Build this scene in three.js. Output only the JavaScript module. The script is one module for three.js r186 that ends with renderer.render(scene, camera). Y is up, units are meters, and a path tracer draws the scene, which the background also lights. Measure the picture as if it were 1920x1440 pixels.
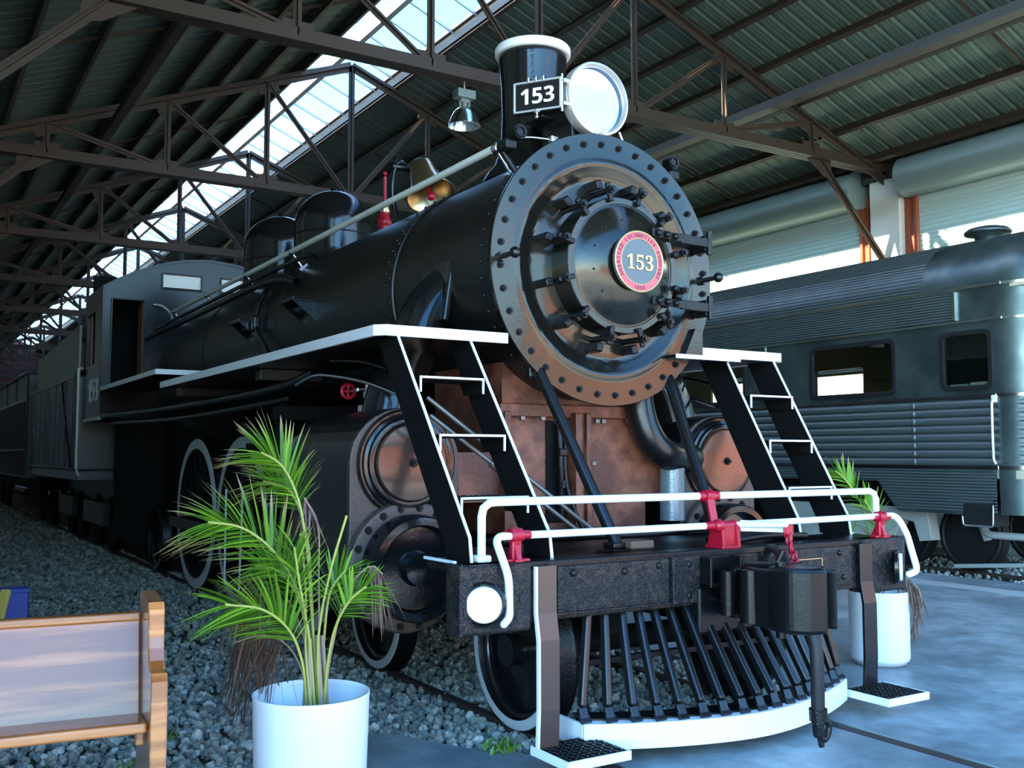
import * as THREE from 'three';
import { Sky } from 'three/addons/objects/Sky.js';
import { mergeGeometries, toCreasedNormals } from 'three/addons/utils/BufferGeometryUtils.js';
import { RoundedBoxGeometry } from 'three/addons/geometries/RoundedBoxGeometry.js';
import { TextGeometry } from 'three/addons/geometries/TextGeometry.js';
import { FontLoader } from 'three/addons/loaders/FontLoader.js';
import { RectAreaLightUniformsLib } from 'three/addons/lights/RectAreaLightUniformsLib.js';

// ---------------------------------------------------------------- camera, sky, sun, exposure
const scene = new THREE.Scene();
const camera = new THREE.PerspectiveCamera(41.98, 1920 / 1440, 0.1, 400);
camera.position.set(-3.735, 1.49, 4.91);
{
  const yaw = 31.7 * Math.PI / 180, pitch = 4.0 * Math.PI / 180;
  camera.lookAt(-3.735 + Math.sin(yaw) * Math.cos(pitch), 1.49 + Math.sin(pitch), 4.91 - Math.cos(yaw) * Math.cos(pitch));
}
const sunDirection = new THREE.Vector3(-0.85, 0.476, -0.12).normalize();
const sky = new Sky();
sky.scale.setScalar(1000);
sky.material.uniforms.turbidity.value = 4;
sky.material.uniforms.rayleigh.value = 1.9;
sky.material.uniforms.mieCoefficient.value = 0.004;
sky.material.uniforms.mieDirectionalG.value = 0.75;
sky.material.uniforms.sunPosition.value.copy(sunDirection);
sky.material.uniforms.cloudCoverage.value = 0.45;
sky.material.uniforms.cloudDensity.value = 0.55;
scene.add(sky);
const sun = new THREE.DirectionalLight(0xffebd0, 26);
sun.position.copy(sunDirection).multiplyScalar(60).add(new THREE.Vector3(4, 4, -8));
sun.target.position.set(4, 4, -8);
sun.castShadow = true;
sun.shadow.mapSize.set(2048, 2048);
Object.assign(sun.shadow.camera, { left: -45, right: 45, top: 40, bottom: -40, near: 1, far: 160 });
scene.add(sun, sun.target);
const EXPOSURE = 1.65, SKY_STRENGTH = 1.5;
scene.environmentIntensity = SKY_STRENGTH;
RectAreaLightUniformsLib.init();

// ---------------------------------------------------------------- helpers
let seed = 12345;
const rnd = () => ((seed = (seed * 1664525 + 1013904223) >>> 0) / 4294967296);
const rr = (a, b) => a + (b - a) * rnd();
const V = (x, y, z) => new THREE.Vector3(x, y, z);
const names = new Map();
function numbered(n, scope) {
  const k = scope.uuid + n, c = names.get(k) || 0; names.set(k, c + 1);
  return c ? n + '_' + String(c).padStart(3, '0') : n;
}
function finish(g) {                       // plain attributes, uv in metres from the face each triangle looks to
  if (!g.isBufferGeometry) throw new Error('not geometry');
  let o = g.index ? g.toNonIndexed() : g;
  if (!o.attributes.normal) o.computeVertexNormals();
  const r = new THREE.BufferGeometry();
  r.setAttribute('position', o.attributes.position); r.setAttribute('normal', o.attributes.normal);
  if (o.attributes.color) r.setAttribute('color', o.attributes.color);
  return r;
}
function boxUV(g) {
  const p = g.attributes.position, uv = new Float32Array(p.count * 2), a = V(), b = V(), c = V();
  for (let i = 0; i < p.count; i += 3) {
    a.fromBufferAttribute(p, i); b.fromBufferAttribute(p, i + 1); c.fromBufferAttribute(p, i + 2);
    const n = b.clone().sub(a).cross(c.clone().sub(a)), x = Math.abs(n.x), y = Math.abs(n.y), z = Math.abs(n.z);
    [a, b, c].forEach((v, k) => {
      const j = (i + k) * 2;
      if (x >= y && x >= z) { uv[j] = v.z; uv[j + 1] = v.y; } else if (y >= z) { uv[j] = v.x; uv[j + 1] = v.z; } else { uv[j] = v.x; uv[j + 1] = v.y; }
    });
  }
  g.setAttribute('uv', new THREE.BufferAttribute(uv, 2));
  return g;
}
function merged(list) {
  const l = (Array.isArray(list) ? list : [list]).flat(9).map(finish);
  return boxUV(l.length > 1 ? mergeGeometries(l) : l[0]);
}
function part(name, list, material, parent = scene, label) {
  const m = new THREE.Mesh(merged(list), material);
  m.name = numbered(name, parent); m.castShadow = m.receiveShadow = true;
  if (label) m.userData.label = label;
  parent.add(m);
  return m;
}
function shared(name, geometry, material, parent, x = 0, y = 0, z = 0) {      // a copy that shares its geometry
  const m = new THREE.Mesh(geometry, material);
  m.name = numbered(name, parent); m.castShadow = m.receiveShadow = true; m.position.set(x, y, z); parent.add(m);
  return m;
}
function group(name, parent = scene, x = 0, y = 0, z = 0) {
  const g = new THREE.Group(); g.name = numbered(name, parent); g.position.set(x, y, z); parent.add(g); return g;
}
function thing(name, label, category, x = 0, y = 0, z = 0, grp) {
  const g = group(name, scene, x, y, z); g.userData = { label, category };
  if (grp) g.userData.group = grp;
  return g;
}
function structure(o, label) { o.userData.kind = 'structure'; if (label) o.userData.label = label; return o; }
const at = (g, x, y, z, rx = 0, ry = 0, rz = 0) => g.applyMatrix4(new THREE.Matrix4().compose(V(x, y, z), new THREE.Quaternion().setFromEuler(new THREE.Euler(rx, ry, rz)), V(1, 1, 1)));
const box = (w, h, d, x = 0, y = 0, z = 0, rx = 0, ry = 0, rz = 0) => at(new THREE.BoxGeometry(w, h, d), x, y, z, rx, ry, rz);
const span = (x0, x1, y0, y1, z0, z1) => box(Math.abs(x1 - x0), Math.abs(y1 - y0), Math.abs(z1 - z0), (x0 + x1) / 2, (y0 + y1) / 2, (z0 + z1) / 2);
const rbox = (w, h, d, r, x = 0, y = 0, z = 0, rx = 0, ry = 0, rz = 0, s = 2) => at(new RoundedBoxGeometry(w, h, d, s, r), x, y, z, rx, ry, rz);
const rspan = (x0, x1, y0, y1, z0, z1, r = 0.008) => rbox(Math.abs(x1 - x0), Math.abs(y1 - y0), Math.abs(z1 - z0), r, (x0 + x1) / 2, (y0 + y1) / 2, (z0 + z1) / 2);
function frameTo(a, b, up = V(0, 1, 0)) {                                        // matrix with z along a->b
  const z = b.clone().sub(a).normalize();
  let x = up.clone().cross(z); if (x.lengthSq() < 1e-6) x = V(1, 0, 0).cross(z);
  x.normalize();
  return new THREE.Matrix4().makeBasis(x, z.clone().cross(x), z).setPosition(a.clone().add(b).multiplyScalar(0.5));
}
const bar = (a, b, w, h, up) => new THREE.BoxGeometry(w, h, a.distanceTo(b)).applyMatrix4(frameTo(a, b, up));
const rbar = (a, b, w, h, r, up) => new RoundedBoxGeometry(w, h, a.distanceTo(b), 2, r).applyMatrix4(frameTo(a, b, up));
const rod = (a, b, r, n = 12, r2 = r) => new THREE.CylinderGeometry(r2, r, a.distanceTo(b), n).rotateX(Math.PI / 2).applyMatrix4(frameTo(a, b));
function tube(pts, r, seg = 40, n = 10, closed = false, tension = 0.5) { return new THREE.TubeGeometry(new THREE.CatmullRomCurve3(pts, closed, 'catmullrom', tension), seg, r, n, closed); }
function pipe(pts, r, bend = 0.06, n = 12) {                                     // straight runs with rounded corners
  const path = new THREE.CurvePath(); let p = pts[0];
  for (let i = 1; i < pts.length; i++) {
    if (i === pts.length - 1) { path.add(new THREE.LineCurve3(p, pts[i])); break; }
    const d0 = pts[i].clone().sub(p), d1 = pts[i + 1].clone().sub(pts[i]), b = Math.min(bend, d0.length() * 0.49, d1.length() * 0.49);
    const q0 = pts[i].clone().addScaledVector(d0.normalize(), -b), q1 = pts[i].clone().addScaledVector(d1.normalize(), b);
    path.add(new THREE.LineCurve3(p, q0)); path.add(new THREE.QuadraticBezierCurve3(q0, pts[i], q1)); p = q1;
  }
  const g = new THREE.TubeGeometry(path, 26 * (pts.length - 1), r, n, false);
  const ends = [pts[0], pts.at(-1)].map((e) => at(new THREE.SphereGeometry(r, n, 8), e.x, e.y, e.z));
  return [g, ...ends];
}
const latheY = (pts, n = 48) => new THREE.LatheGeometry(pts.map((p) => new THREE.Vector2(p[0], p[1])), n);           // (radius, y)
const latheZ = (pts, n = 64) => toCreasedNormals(latheY(pts, n).rotateX(Math.PI / 2), 0.6);                        // (radius, z)
const discZ = (r, d, x, y, z, n = 32) => at(new THREE.CylinderGeometry(r, r, d, n).rotateX(Math.PI / 2), x, y, z);
function extrude(pts, depth, bevel = 0, holes = []) {
  const s = new THREE.Shape(pts.map((p) => new THREE.Vector2(p[0], p[1])));
  for (const h of holes) s.holes.push(h instanceof THREE.Path ? h : new THREE.Path(h.map((p) => new THREE.Vector2(p[0], p[1]))));
  return new THREE.ExtrudeGeometry(s, { depth, bevelEnabled: bevel > 0, bevelSize: bevel, bevelThickness: bevel, bevelSegments: 2, curveSegments: 10 });
}
function roundRect(x0, y0, x1, y1, r) {
  const p = new THREE.Path(); p.moveTo(x0 + r, y0); p.lineTo(x1 - r, y0); p.quadraticCurveTo(x1, y0, x1, y0 + r); p.lineTo(x1, y1 - r);
  p.quadraticCurveTo(x1, y1, x1 - r, y1); p.lineTo(x0 + r, y1); p.quadraticCurveTo(x0, y1, x0, y1 - r); p.lineTo(x0, y0 + r); p.quadraticCurveTo(x0, y0, x0 + r, y0);
  return p;
}
const sideways = (g, x) => g.applyMatrix4(new THREE.Matrix4().makeBasis(V(0, 0, 1), V(0, 1, 0), V(-1, 0, 0)).setPosition(x, 0, 0));   // shape (z, y), depth towards -x
function bolt(r, x, y, z) {                                                      // washer, hexagon nut, stud end; axis z
  return [discZ(r * 1.35, r * 0.35, x, y, z + r * 0.17, 14), discZ(r, r * 0.9, x, y, z + r * 0.7, 6), discZ(r * 0.5, r * 0.7, x, y, z + r * 1.4, 10)];
}
const mirror = (g) => { const o = g.index ? g.toNonIndexed() : g.clone(); o.scale(-1, 1, 1); const p = o.attributes.position, n = o.attributes.normal;
  for (let i = 0; i < p.count; i += 3) for (const a of [p, n]) for (let k = 0; k < a.itemSize; k++) { const t = a.array[(i + 1) * a.itemSize + k]; a.array[(i + 1) * a.itemSize + k] = a.array[(i + 2) * a.itemSize + k]; a.array[(i + 2) * a.itemSize + k] = t; }
  return o; };

// ---------------------------------------------------------------- textures
function noiseGrid(n, octaves, stretchX = 1, salt = 7) {
  const out = new Float32Array(n * n); let amp = 1, total = 0, s = salt;
  const rand = () => ((s = (s * 1664525 + 1013904223) >>> 0) / 4294967296);
  for (const cells of octaves) {
    const cx = Math.max(1, Math.round(cells / stretchX)), cy = cells, g = new Float32Array(cx * cy).map(rand);
    for (let j = 0; j < n; j++) for (let i = 0; i < n; i++) {
      const u = i / n * cx, v = j / n * cy, i0 = Math.floor(u), j0 = Math.floor(v); let fu = u - i0, fv = v - j0;
      fu = fu * fu * (3 - 2 * fu); fv = fv * fv * (3 - 2 * fv);
      const A = g[(j0 % cy) * cx + i0 % cx], B = g[(j0 % cy) * cx + (i0 + 1) % cx], C = g[((j0 + 1) % cy) * cx + i0 % cx], D = g[((j0 + 1) % cy) * cx + (i0 + 1) % cx];
      out[j * n + i] += amp * ((A * (1 - fu) + B * fu) * (1 - fv) + (C * (1 - fu) + D * fu) * fv);
    }
    total += amp; amp *= 0.6;
  }
  for (let i = 0; i < out.length; i++) out[i] /= total;
  return out;
}
function dataTexture(n, f, srgb, metres) {
  const d = new Uint8Array(n * n * 4);
  for (let i = 0; i < n * n; i++) { const c = f(i); for (let k = 0; k < 3; k++) d[i * 4 + k] = Math.max(0, Math.min(255, c[k] * 255)); d[i * 4 + 3] = 255; }
  const t = new THREE.DataTexture(d, n, n); t.wrapS = t.wrapT = THREE.RepeatWrapping; t.magFilter = THREE.LinearFilter; t.minFilter = THREE.LinearMipmapLinearFilter; t.generateMipmaps = true;
  if (srgb) t.colorSpace = THREE.SRGBColorSpace;
  t.repeat.set(1 / metres, 1 / metres); t.needsUpdate = true;
  return t;
}
const N = 512;
const fine = noiseGrid(N, [32, 64, 128, 256]), coarse = noiseGrid(N, [4, 8, 16, 32, 64], 1, 99), streak = noiseGrid(N, [16, 32, 64, 128, 256], 16, 5), pits = noiseGrid(N, [24, 48, 96], 1, 31);
const grey = (v) => [v, v, v];
const mix = (a, b, t) => a.map((x, i) => x + (b[i] - x) * t);
const smooth = (a, b, x) => { x = Math.max(0, Math.min(1, (x - a) / (b - a))); return x * x * (3 - 2 * x); };
const T = {
  peel: dataTexture(N, (i) => grey(fine[i] * 0.5 + coarse[i] * 0.5), false, 0.5),
  dent: dataTexture(N, (i) => grey(coarse[i]), false, 1.6),
  pitted: dataTexture(N, (i) => grey(smooth(0.30, 0.55, pits[i]) * 0.6 + fine[i] * 0.4), false, 0.22),
  rough: dataTexture(N, (i) => grey(0.62 + coarse[i] * 0.38), false, 1.2),
  wear: dataTexture(N, (i) => mix([0.035, 0.033, 0.03], [0.19, 0.135, 0.10], smooth(0.40, 0.60, coarse[i] * 0.5 + pits[i] * 0.5)), true, 0.7),
  concrete: dataTexture(N, (i) => mix([0.47, 0.51, 0.51], [0.63, 0.67, 0.665], smooth(0.3, 0.7, coarse[i])).map((c) => c * (0.86 + 0.28 * fine[i])), true, 2.6),
  oak: dataTexture(N, (i) => mix([0.58, 0.32, 0.13], [0.78, 0.49, 0.25], smooth(0.3, 0.72, streak[i])), true, 0.5),
  steel: dataTexture(N, (i) => mix([0.33, 0.39, 0.385], [0.46, 0.52, 0.505], smooth(0.2, 0.8, coarse[i])), true, 1.7),
  saddle: dataTexture(N, (i) => mix([0.36, 0.19, 0.13], [0.53, 0.31, 0.22], smooth(0.35, 0.65, coarse[i])), true, 0.8),
  stone: dataTexture(N, (i) => mix([0.22, 0.225, 0.19], [0.40, 0.40, 0.34], fine[i]), true, 0.6),
};
// ---------------------------------------------------------------- materials
const mat = (color, roughness, metalness = 0, extra = {}) => new THREE.MeshPhysicalMaterial({ color: Array.isArray(color) ? new THREE.Color().setRGB(...color) : color, roughness, metalness, side: THREE.DoubleSide, ...extra });
const M = {
  black: mat([0.006, 0.0063, 0.0065], 0.28, 0, { bumpMap: T.peel, bumpScale: 0.0006 }),
  gloss: mat([0.006, 0.0063, 0.0066], 0.14, 0, { bumpMap: T.peel, bumpScale: 0.0008 }),
  jacket: mat([0.009, 0.008, 0.007], 0.36, 0, { bumpMap: T.peel, bumpScale: 0.0004, specularIntensity: 0.7 }),
  front: mat([0.008, 0.0075, 0.006], 0.17, 0, { bumpMap: T.peel, bumpScale: 0.0006, ior: 1.6, specularColor: new THREE.Color().setRGB(1, 0.92, 0.78) }),
  sooty: mat([0.004, 0.004, 0.004], 0.7, 0, { specularIntensity: 0.3 }),
  beam: mat(0xffffff, 0.5, 0, { map: T.wear, bumpMap: T.pitted, bumpScale: 0.006 }),
  casting: mat([0.006, 0.0058, 0.0056], 0.3, 0, { bumpMap: T.pitted, bumpScale: 0.0012, specularIntensity: 0.6 }),
  flange: mat([0.075, 0.05, 0.038], 0.34, 0, { bumpMap: T.pitted, bumpScale: 0.0015 }),
  steelRod: mat([0.16, 0.15, 0.135], 0.3, 0.5),
  saddle: mat(0xffffff, 0.42, 0, { map: T.saddle, bumpMap: T.pitted, bumpScale: 0.0015 }),
  cover: mat([0.075, 0.050, 0.042], 0.16, 0.55, { bumpMap: T.peel, bumpScale: 0.0005 }),
  copperCover: mat([0.19, 0.085, 0.055], 0.3, 0.6, { bumpMap: T.dent, bumpScale: 0.012 }),
  coupler: mat([0.004, 0.004, 0.004], 0.3, 0, { bumpMap: T.peel, bumpScale: 0.0012, specularIntensity: 0.5 }),
  white: mat([0.84, 0.85, 0.85], 0.35),
  tyre: mat([0.52, 0.55, 0.56], 0.45),
  red: mat([0.40, 0.005, 0.022], 0.3, 0, { bumpMap: T.peel, bumpScale: 0.0008 }),
  brass: mat([0.62, 0.47, 0.27], 0.3, 1),
  pinkRed: mat([0.55, 0.09, 0.11], 0.4),
  slate: mat([0.10, 0.125, 0.13], 0.5),
  gold: mat([0.60, 0.43, 0.20], 0.38, 0.7),
  chrome: mat([0.75, 0.76, 0.75], 0.18, 1),
  mirror: mat([0.92, 0.93, 0.92], 0.06, 1),
  glass: mat(0xffffff, 0.02, 0, { transmission: 1, thickness: 0, ior: 1.5 }),
  rail: mat([0.72, 0.73, 0.66], 0.35),
  cabSide: mat([0.008, 0.0085, 0.0085], 0.2, 0, { specularIntensity: 0.55 }),
  wood: mat([0.22, 0.09, 0.045], 0.5),
  paper: mat([0.75, 0.80, 0.78], 0.6),
  stainless: mat(0xffffff, 0.5, 0.85, { map: T.steel, roughnessMap: T.rough, bumpMap: T.peel, bumpScale: 0.0003 }),
  flute: mat([0.15, 0.185, 0.18], 0.5, 0.7),
  rubber: mat([0.006, 0.006, 0.006], 0.6),
  darkGlass: mat([0.62, 0.66, 0.62], 0.03, 0, { transmission: 1, thickness: 0 }),
  cream: mat([0.62, 0.55, 0.38], 0.7),
  shade: mat([0.85, 0.78, 0.55], 0.9, 0, { transmission: 0.45, thickness: 0 }),
  truckPaint: mat([0.42, 0.42, 0.38], 0.55),
  roofSheet: mat([0.105, 0.145, 0.11], 0.45, 0.2),
  roofSteel: mat([0.040, 0.027, 0.017], 0.5),
  wallSheet: mat([0.16, 0.19, 0.18], 0.45, 0.1),
  shutter: mat([0.46, 0.58, 0.53], 0.4, 0.1),
  drum: mat([0.20, 0.26, 0.245], 0.4, 0.2),
  plaster: mat([0.62, 0.60, 0.52], 0.7),
  redSteel: mat([0.30, 0.075, 0.035], 0.4),
  brick: mat([0.10, 0.022, 0.016], 0.8),
  glaze: mat([0.97, 0.99, 0.99], 0.0, 0, { transmission: 1, thickness: 0 }),
  aluminium: mat([0.55, 0.56, 0.55], 0.45, 0.6),
  concrete: mat(0xffffff, 0.42, 0, { map: T.concrete, bumpMap: T.peel, bumpScale: 0.002 }),
  ballast: mat(0xffffff, 0.9, 0, { map: T.stone, bumpMap: T.pitted, bumpScale: 0.02 }),
  oak: mat(0xffffff, 0.22, 0, { map: T.oak, clearcoat: 0.7, clearcoatRoughness: 0.2 }),
  pot: mat([0.80, 0.83, 0.83], 0.4),
  soil: mat([0.05, 0.04, 0.03], 0.95),
  yellow: mat([0.62, 0.45, 0.08], 0.5),
  blue: mat([0.02, 0.05, 0.28], 0.5),
  rust: mat([0.31, 0.135, 0.085], 0.75),
  sand: mat([0.47, 0.49, 0.40], 0.9),
  rustRail: mat([0.075, 0.05, 0.04], 0.6, 0.3),
  leaf: new THREE.MeshPhysicalMaterial({ vertexColors: true, roughness: 0.5, side: THREE.DoubleSide }),
  stem: mat([0.36, 0.36, 0.07], 0.5),
  deadStem: mat([0.30, 0.19, 0.12], 0.7),
};
const font = await new FontLoader().loadAsync('fonts/droid/droid_sans_bold.typeface.json');
const serif = await new FontLoader().loadAsync('fonts/droid/droid_serif_bold.typeface.json');
function text(s, size, depth, f = font) {
  const g = new TextGeometry(s, { font: f, size, depth, curveSegments: 6, bevelEnabled: false });
  g.computeBoundingBox(); const b = g.boundingBox; g.translate(-(b.min.x + b.max.x) / 2, -(b.min.y + b.max.y) / 2, 0);
  return g;
}

// ---------------------------------------------------------------- the shed
const Z0 = 5.9, Z1 = -77.05, RIDGE = 4.0, BAY = 7.0, SLOPE = 0.385, ANG = Math.atan(SLOPE);
const roofY = (x) => 9.75 - SLOPE * Math.abs(x - RIDGE);
{ // concrete floor with an open bed for the ballast, slots beside the rails
  const edge = [[-14, Z1], [-14, 0.2], [-2.4, 0.12], [-1.75, -0.12], [-1.42, -0.1], [-1.2, 0.36], [-1.0, 0.62], [-0.81, 0.62], [-0.81, 9], [-0.70, 9], [-0.70, 0.55], [0.70, 0.5], [0.70, 9], [0.81, 9], [0.81, 0.5], [1.25, 0.35], [1.3, Z1]];
  const outline = [[-14, 9], [-14, 0.2], ...edge.slice(2, 8), [-0.81, 9]];
  const slab = (pts) => extrude(pts.map(([x, z]) => [x, -z]), 0.16).rotateX(-Math.PI / 2).translate(0, -0.16, 0);
  const floor = structure(part('floor', [
    slab(outline), slab([[-0.70, 9], [-0.70, 0.55], [0.70, 0.5], [0.70, 9]]),
    slab([[0.81, 9], [0.81, 0.5], [1.25, 0.35], [1.3, Z1], [7.35, Z1], [7.35, -3.2], [7.75, 9]]),
    slab([[10.6, 9], [10.6, Z1], [14, Z1], [14, 9]])], M.concrete));
  structure(part('kerb_strip', [span(6.42, 6.72, -0.02, 0.006, Z1, 9)], mat([0.42, 0.44, 0.42], 0.6)));
  structure(part('ballast_bed', [span(-14, 14, -0.35, -0.07, Z1, 9)], M.ballast));
  for (const x of [-0.755, 0.755, 8.05, 9.555]) {
    const r = structure(group('rail', scene));
    part('rail_head', [rspan(x - 0.036, x + 0.036, -0.045, 0.0, Z1, 11, 0.01), span(x - 0.012, x + 0.012, -0.14, -0.04, Z1, 11), span(x - 0.07, x + 0.07, -0.155, -0.135, Z1, 11)], M.rustRail, r);
  }
}
{ // roof: sheets with pressed ribs, purlins, deck, skylight
  const W = 0.9, n = Math.round((Z0 - Z1) / W);
  const prof = []; // across z: [z, rise]
  for (let k = 0; k < 3; k++) { const z = k * 0.3; prof.push([z, 0], [z + 0.03, -0.035], [z + 0.06, -0.035], [z + 0.09, 0], [z + 0.15, 0], [z + 0.16, -0.008], [z + 0.175, 0], [z + 0.225, 0], [z + 0.235, -0.008], [z + 0.25, 0]); }
  prof.push([W - 0.004, 0]);
  function sheet(s, x0, x1) {
    const p = [];
    for (let i = 0; i + 1 < prof.length; i++) {
      const [za, ha] = prof[i], [zb, hb] = prof[i + 1], A = [s * x0, -SLOPE * x0 - ha, za], B = [s * x1, -SLOPE * x1 - ha, za], C = [s * x1, -SLOPE * x1 - hb, zb], D = [s * x0, -SLOPE * x0 - hb, zb];
      p.push(...A, ...B, ...C, ...A, ...C, ...D);
    }
    const g = new THREE.BufferGeometry(); g.setAttribute('position', new THREE.BufferAttribute(new Float32Array(p), 3)); g.computeVertexNormals(); return boxUV(g);
  }
  for (const s of [-1, 1]) {
    const roof = structure(group(s < 0 ? 'roof_left' : 'roof_right'));
    const g = sheet(s, 1.0, 8.35);
    for (let i = 0; i < n; i++) shared('roof_panel', g, M.roofSheet, roof, RIDGE, 9.75, Z1 + i * W);
    part('roof_deck', [box(7.5 / Math.cos(ANG), 0.1, Z0 - Z1 + 0.3, RIDGE + s * 4.72, roofY(RIDGE + 4.72) + 0.13, (Z0 + Z1) / 2, 0, 0, -s * ANG)], M.roofSteel, roof);
    const pg = merged([box(0.07, 0.012, Z0 - Z1, 0.03, 0, 0), box(0.012, 0.19, Z0 - Z1, 0, -0.095, 0), box(0.075, 0.014, Z0 - Z1, -0.03, -0.19, 0)]);
    for (const d of [1.08, 2.0, 2.75, 3.5, 4.45, 5.4, 6.35, 7.25]) {
      const m = shared('purlin', pg, M.roofSteel, roof, RIDGE + s * d, roofY(RIDGE + d) - 0.03, (Z0 + Z1) / 2); m.rotation.z = -s * ANG;
    }
    for (let z = 0.13 - BAY / 2; z > Z1; z -= BAY) part('sag_rod', [bar(V(RIDGE + s * 1.1, roofY(RIDGE + 1.1) - 0.12, z), V(RIDGE + s * 7.4, roofY(RIDGE + 7.4) - 0.12, z), 0.03, 0.05)], M.roofSteel, roof);
    part('eave_beam', [span(RIDGE + s * 7.55, RIDGE + s * 7.7, 6.5, 6.82, Z1, Z0), span(RIDGE + s * 7.5, RIDGE + s * 7.75, 6.8, 6.83, Z1, Z0)], M.roofSteel, roof);
  }
  const brace = structure(group('roof_frame'));
  part('long_beam', [span(8.53, 8.67, 7.27, 7.4, Z1, Z0), span(8.48, 8.72, 7.24, 7.27, Z1, Z0)], M.roofSteel, brace);
  part('long_beam', [span(-0.67, -0.53, 7.27, 7.4, Z1, Z0)], M.roofSteel, brace);
  const skylight = structure(group('skylight'));
  const ex = 1.04, ey = 9.44, ay = 9.88;
  for (const s of [-1, 1]) {
    const a = V(RIDGE + s * ex, ey, 0), b = V(RIDGE, ay, 0), w = a.distanceTo(b), tilt = Math.atan2(ay - ey, ex);
    const pane = merged([box(w, 0.008, W - 0.03)]), gb = merged([box(w, 0.05, 0.035)]);
    for (let i = 0; i < n; i++) {
      const m = shared('pane', pane, M.glaze, skylight, (a.x + b.x) / 2, (ey + ay) / 2 + 0.02, Z1 + (i + 0.5) * W); m.rotation.z = -s * tilt;
      const k = shared('glazing_bar', gb, M.aluminium, skylight, (a.x + b.x) / 2, (ey + ay) / 2 - 0.01, Z1 + i * W); k.rotation.z = -s * tilt;
    }
    part('kerb', [span(RIDGE + s * 1.0, RIDGE + s * 1.06, 9.26, 9.46, Z1, Z0)], M.roofSteel, skylight);
  }
  part('ridge_beam', [span(RIDGE - 0.06, RIDGE + 0.06, ay - 0.12, ay + 0.03, Z1, Z0)], M.aluminium, skylight);
}
{ // trusses
  const chordY = 6.7, P = [0, 1.75, 3.62, 5.65, 7.6];
  const topY = (d) => roofY(RIDGE + d) - 0.33;
  const angle = (a, b, w = 0.1) => [bar(a, b, 0.02, w), bar(a, b, w, 0.02)];
  for (let i = 0; i < 12; i++) {
    const z = 7.13 - BAY * (i + 1), t = structure(group('roof_truss', scene, 0, 0, z), 'steel roof truss of angle chords, posts and diagonals under the sheeting');
    part('bottom_chord', [span(RIDGE - 7.62, RIDGE + 7.62, chordY - 0.1, chordY + 0.1, -0.055, -0.04), span(RIDGE - 7.62, RIDGE + 7.62, chordY - 0.1, chordY + 0.1, 0.04, 0.055), span(RIDGE - 7.62, RIDGE + 7.62, chordY - 0.1, chordY - 0.085, -0.13, 0.13)], M.roofSteel, t);
    for (const s of [-1, 1]) {
      const X = (d) => RIDGE + s * d;
      part('top_chord', angle(V(X(0), topY(0), 0), V(X(7.6), topY(7.6), 0), 0.2), M.roofSteel, t);
      for (let k = s < 0 ? 1 : 0; k < 4; k++) part('post', angle(V(X(P[k]), chordY, 0), V(X(P[k]), topY(P[k]), 0), k ? 0.11 : 0.13), M.roofSteel, t);
      for (let k = 1; k < 4; k++) {
        part('diagonal', angle(V(X(P[k]), topY(P[k]), 0), V(X(P[k - 1] + 0.12), chordY + 0.08, 0), 0.1), M.roofSteel, t);
        part('gusset', [span(X(P[k] - 0.22), X(P[k] + 0.2), chordY - 0.02, chordY + 0.2, -0.012, 0.012)], M.roofSteel, t);
        part('gusset', [box(0.44, 0.22, 0.024, X(P[k]), topY(P[k]) - 0.1, 0, 0, 0, -s * ANG)], M.roofSteel, t);
      }
      part('knee_brace', angle(V(X(5.8), chordY - 0.05, 0), V(X(7.75), 4.75, 0), 0.15), M.roofSteel, t);
      part('gusset', [extrude([[X(5.4), 6.68], [X(6.1), 6.68], [X(6.15), 6.3], [X(5.9), 6.36]], 0.02)], M.roofSteel, t);
    }
  }
}
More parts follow.
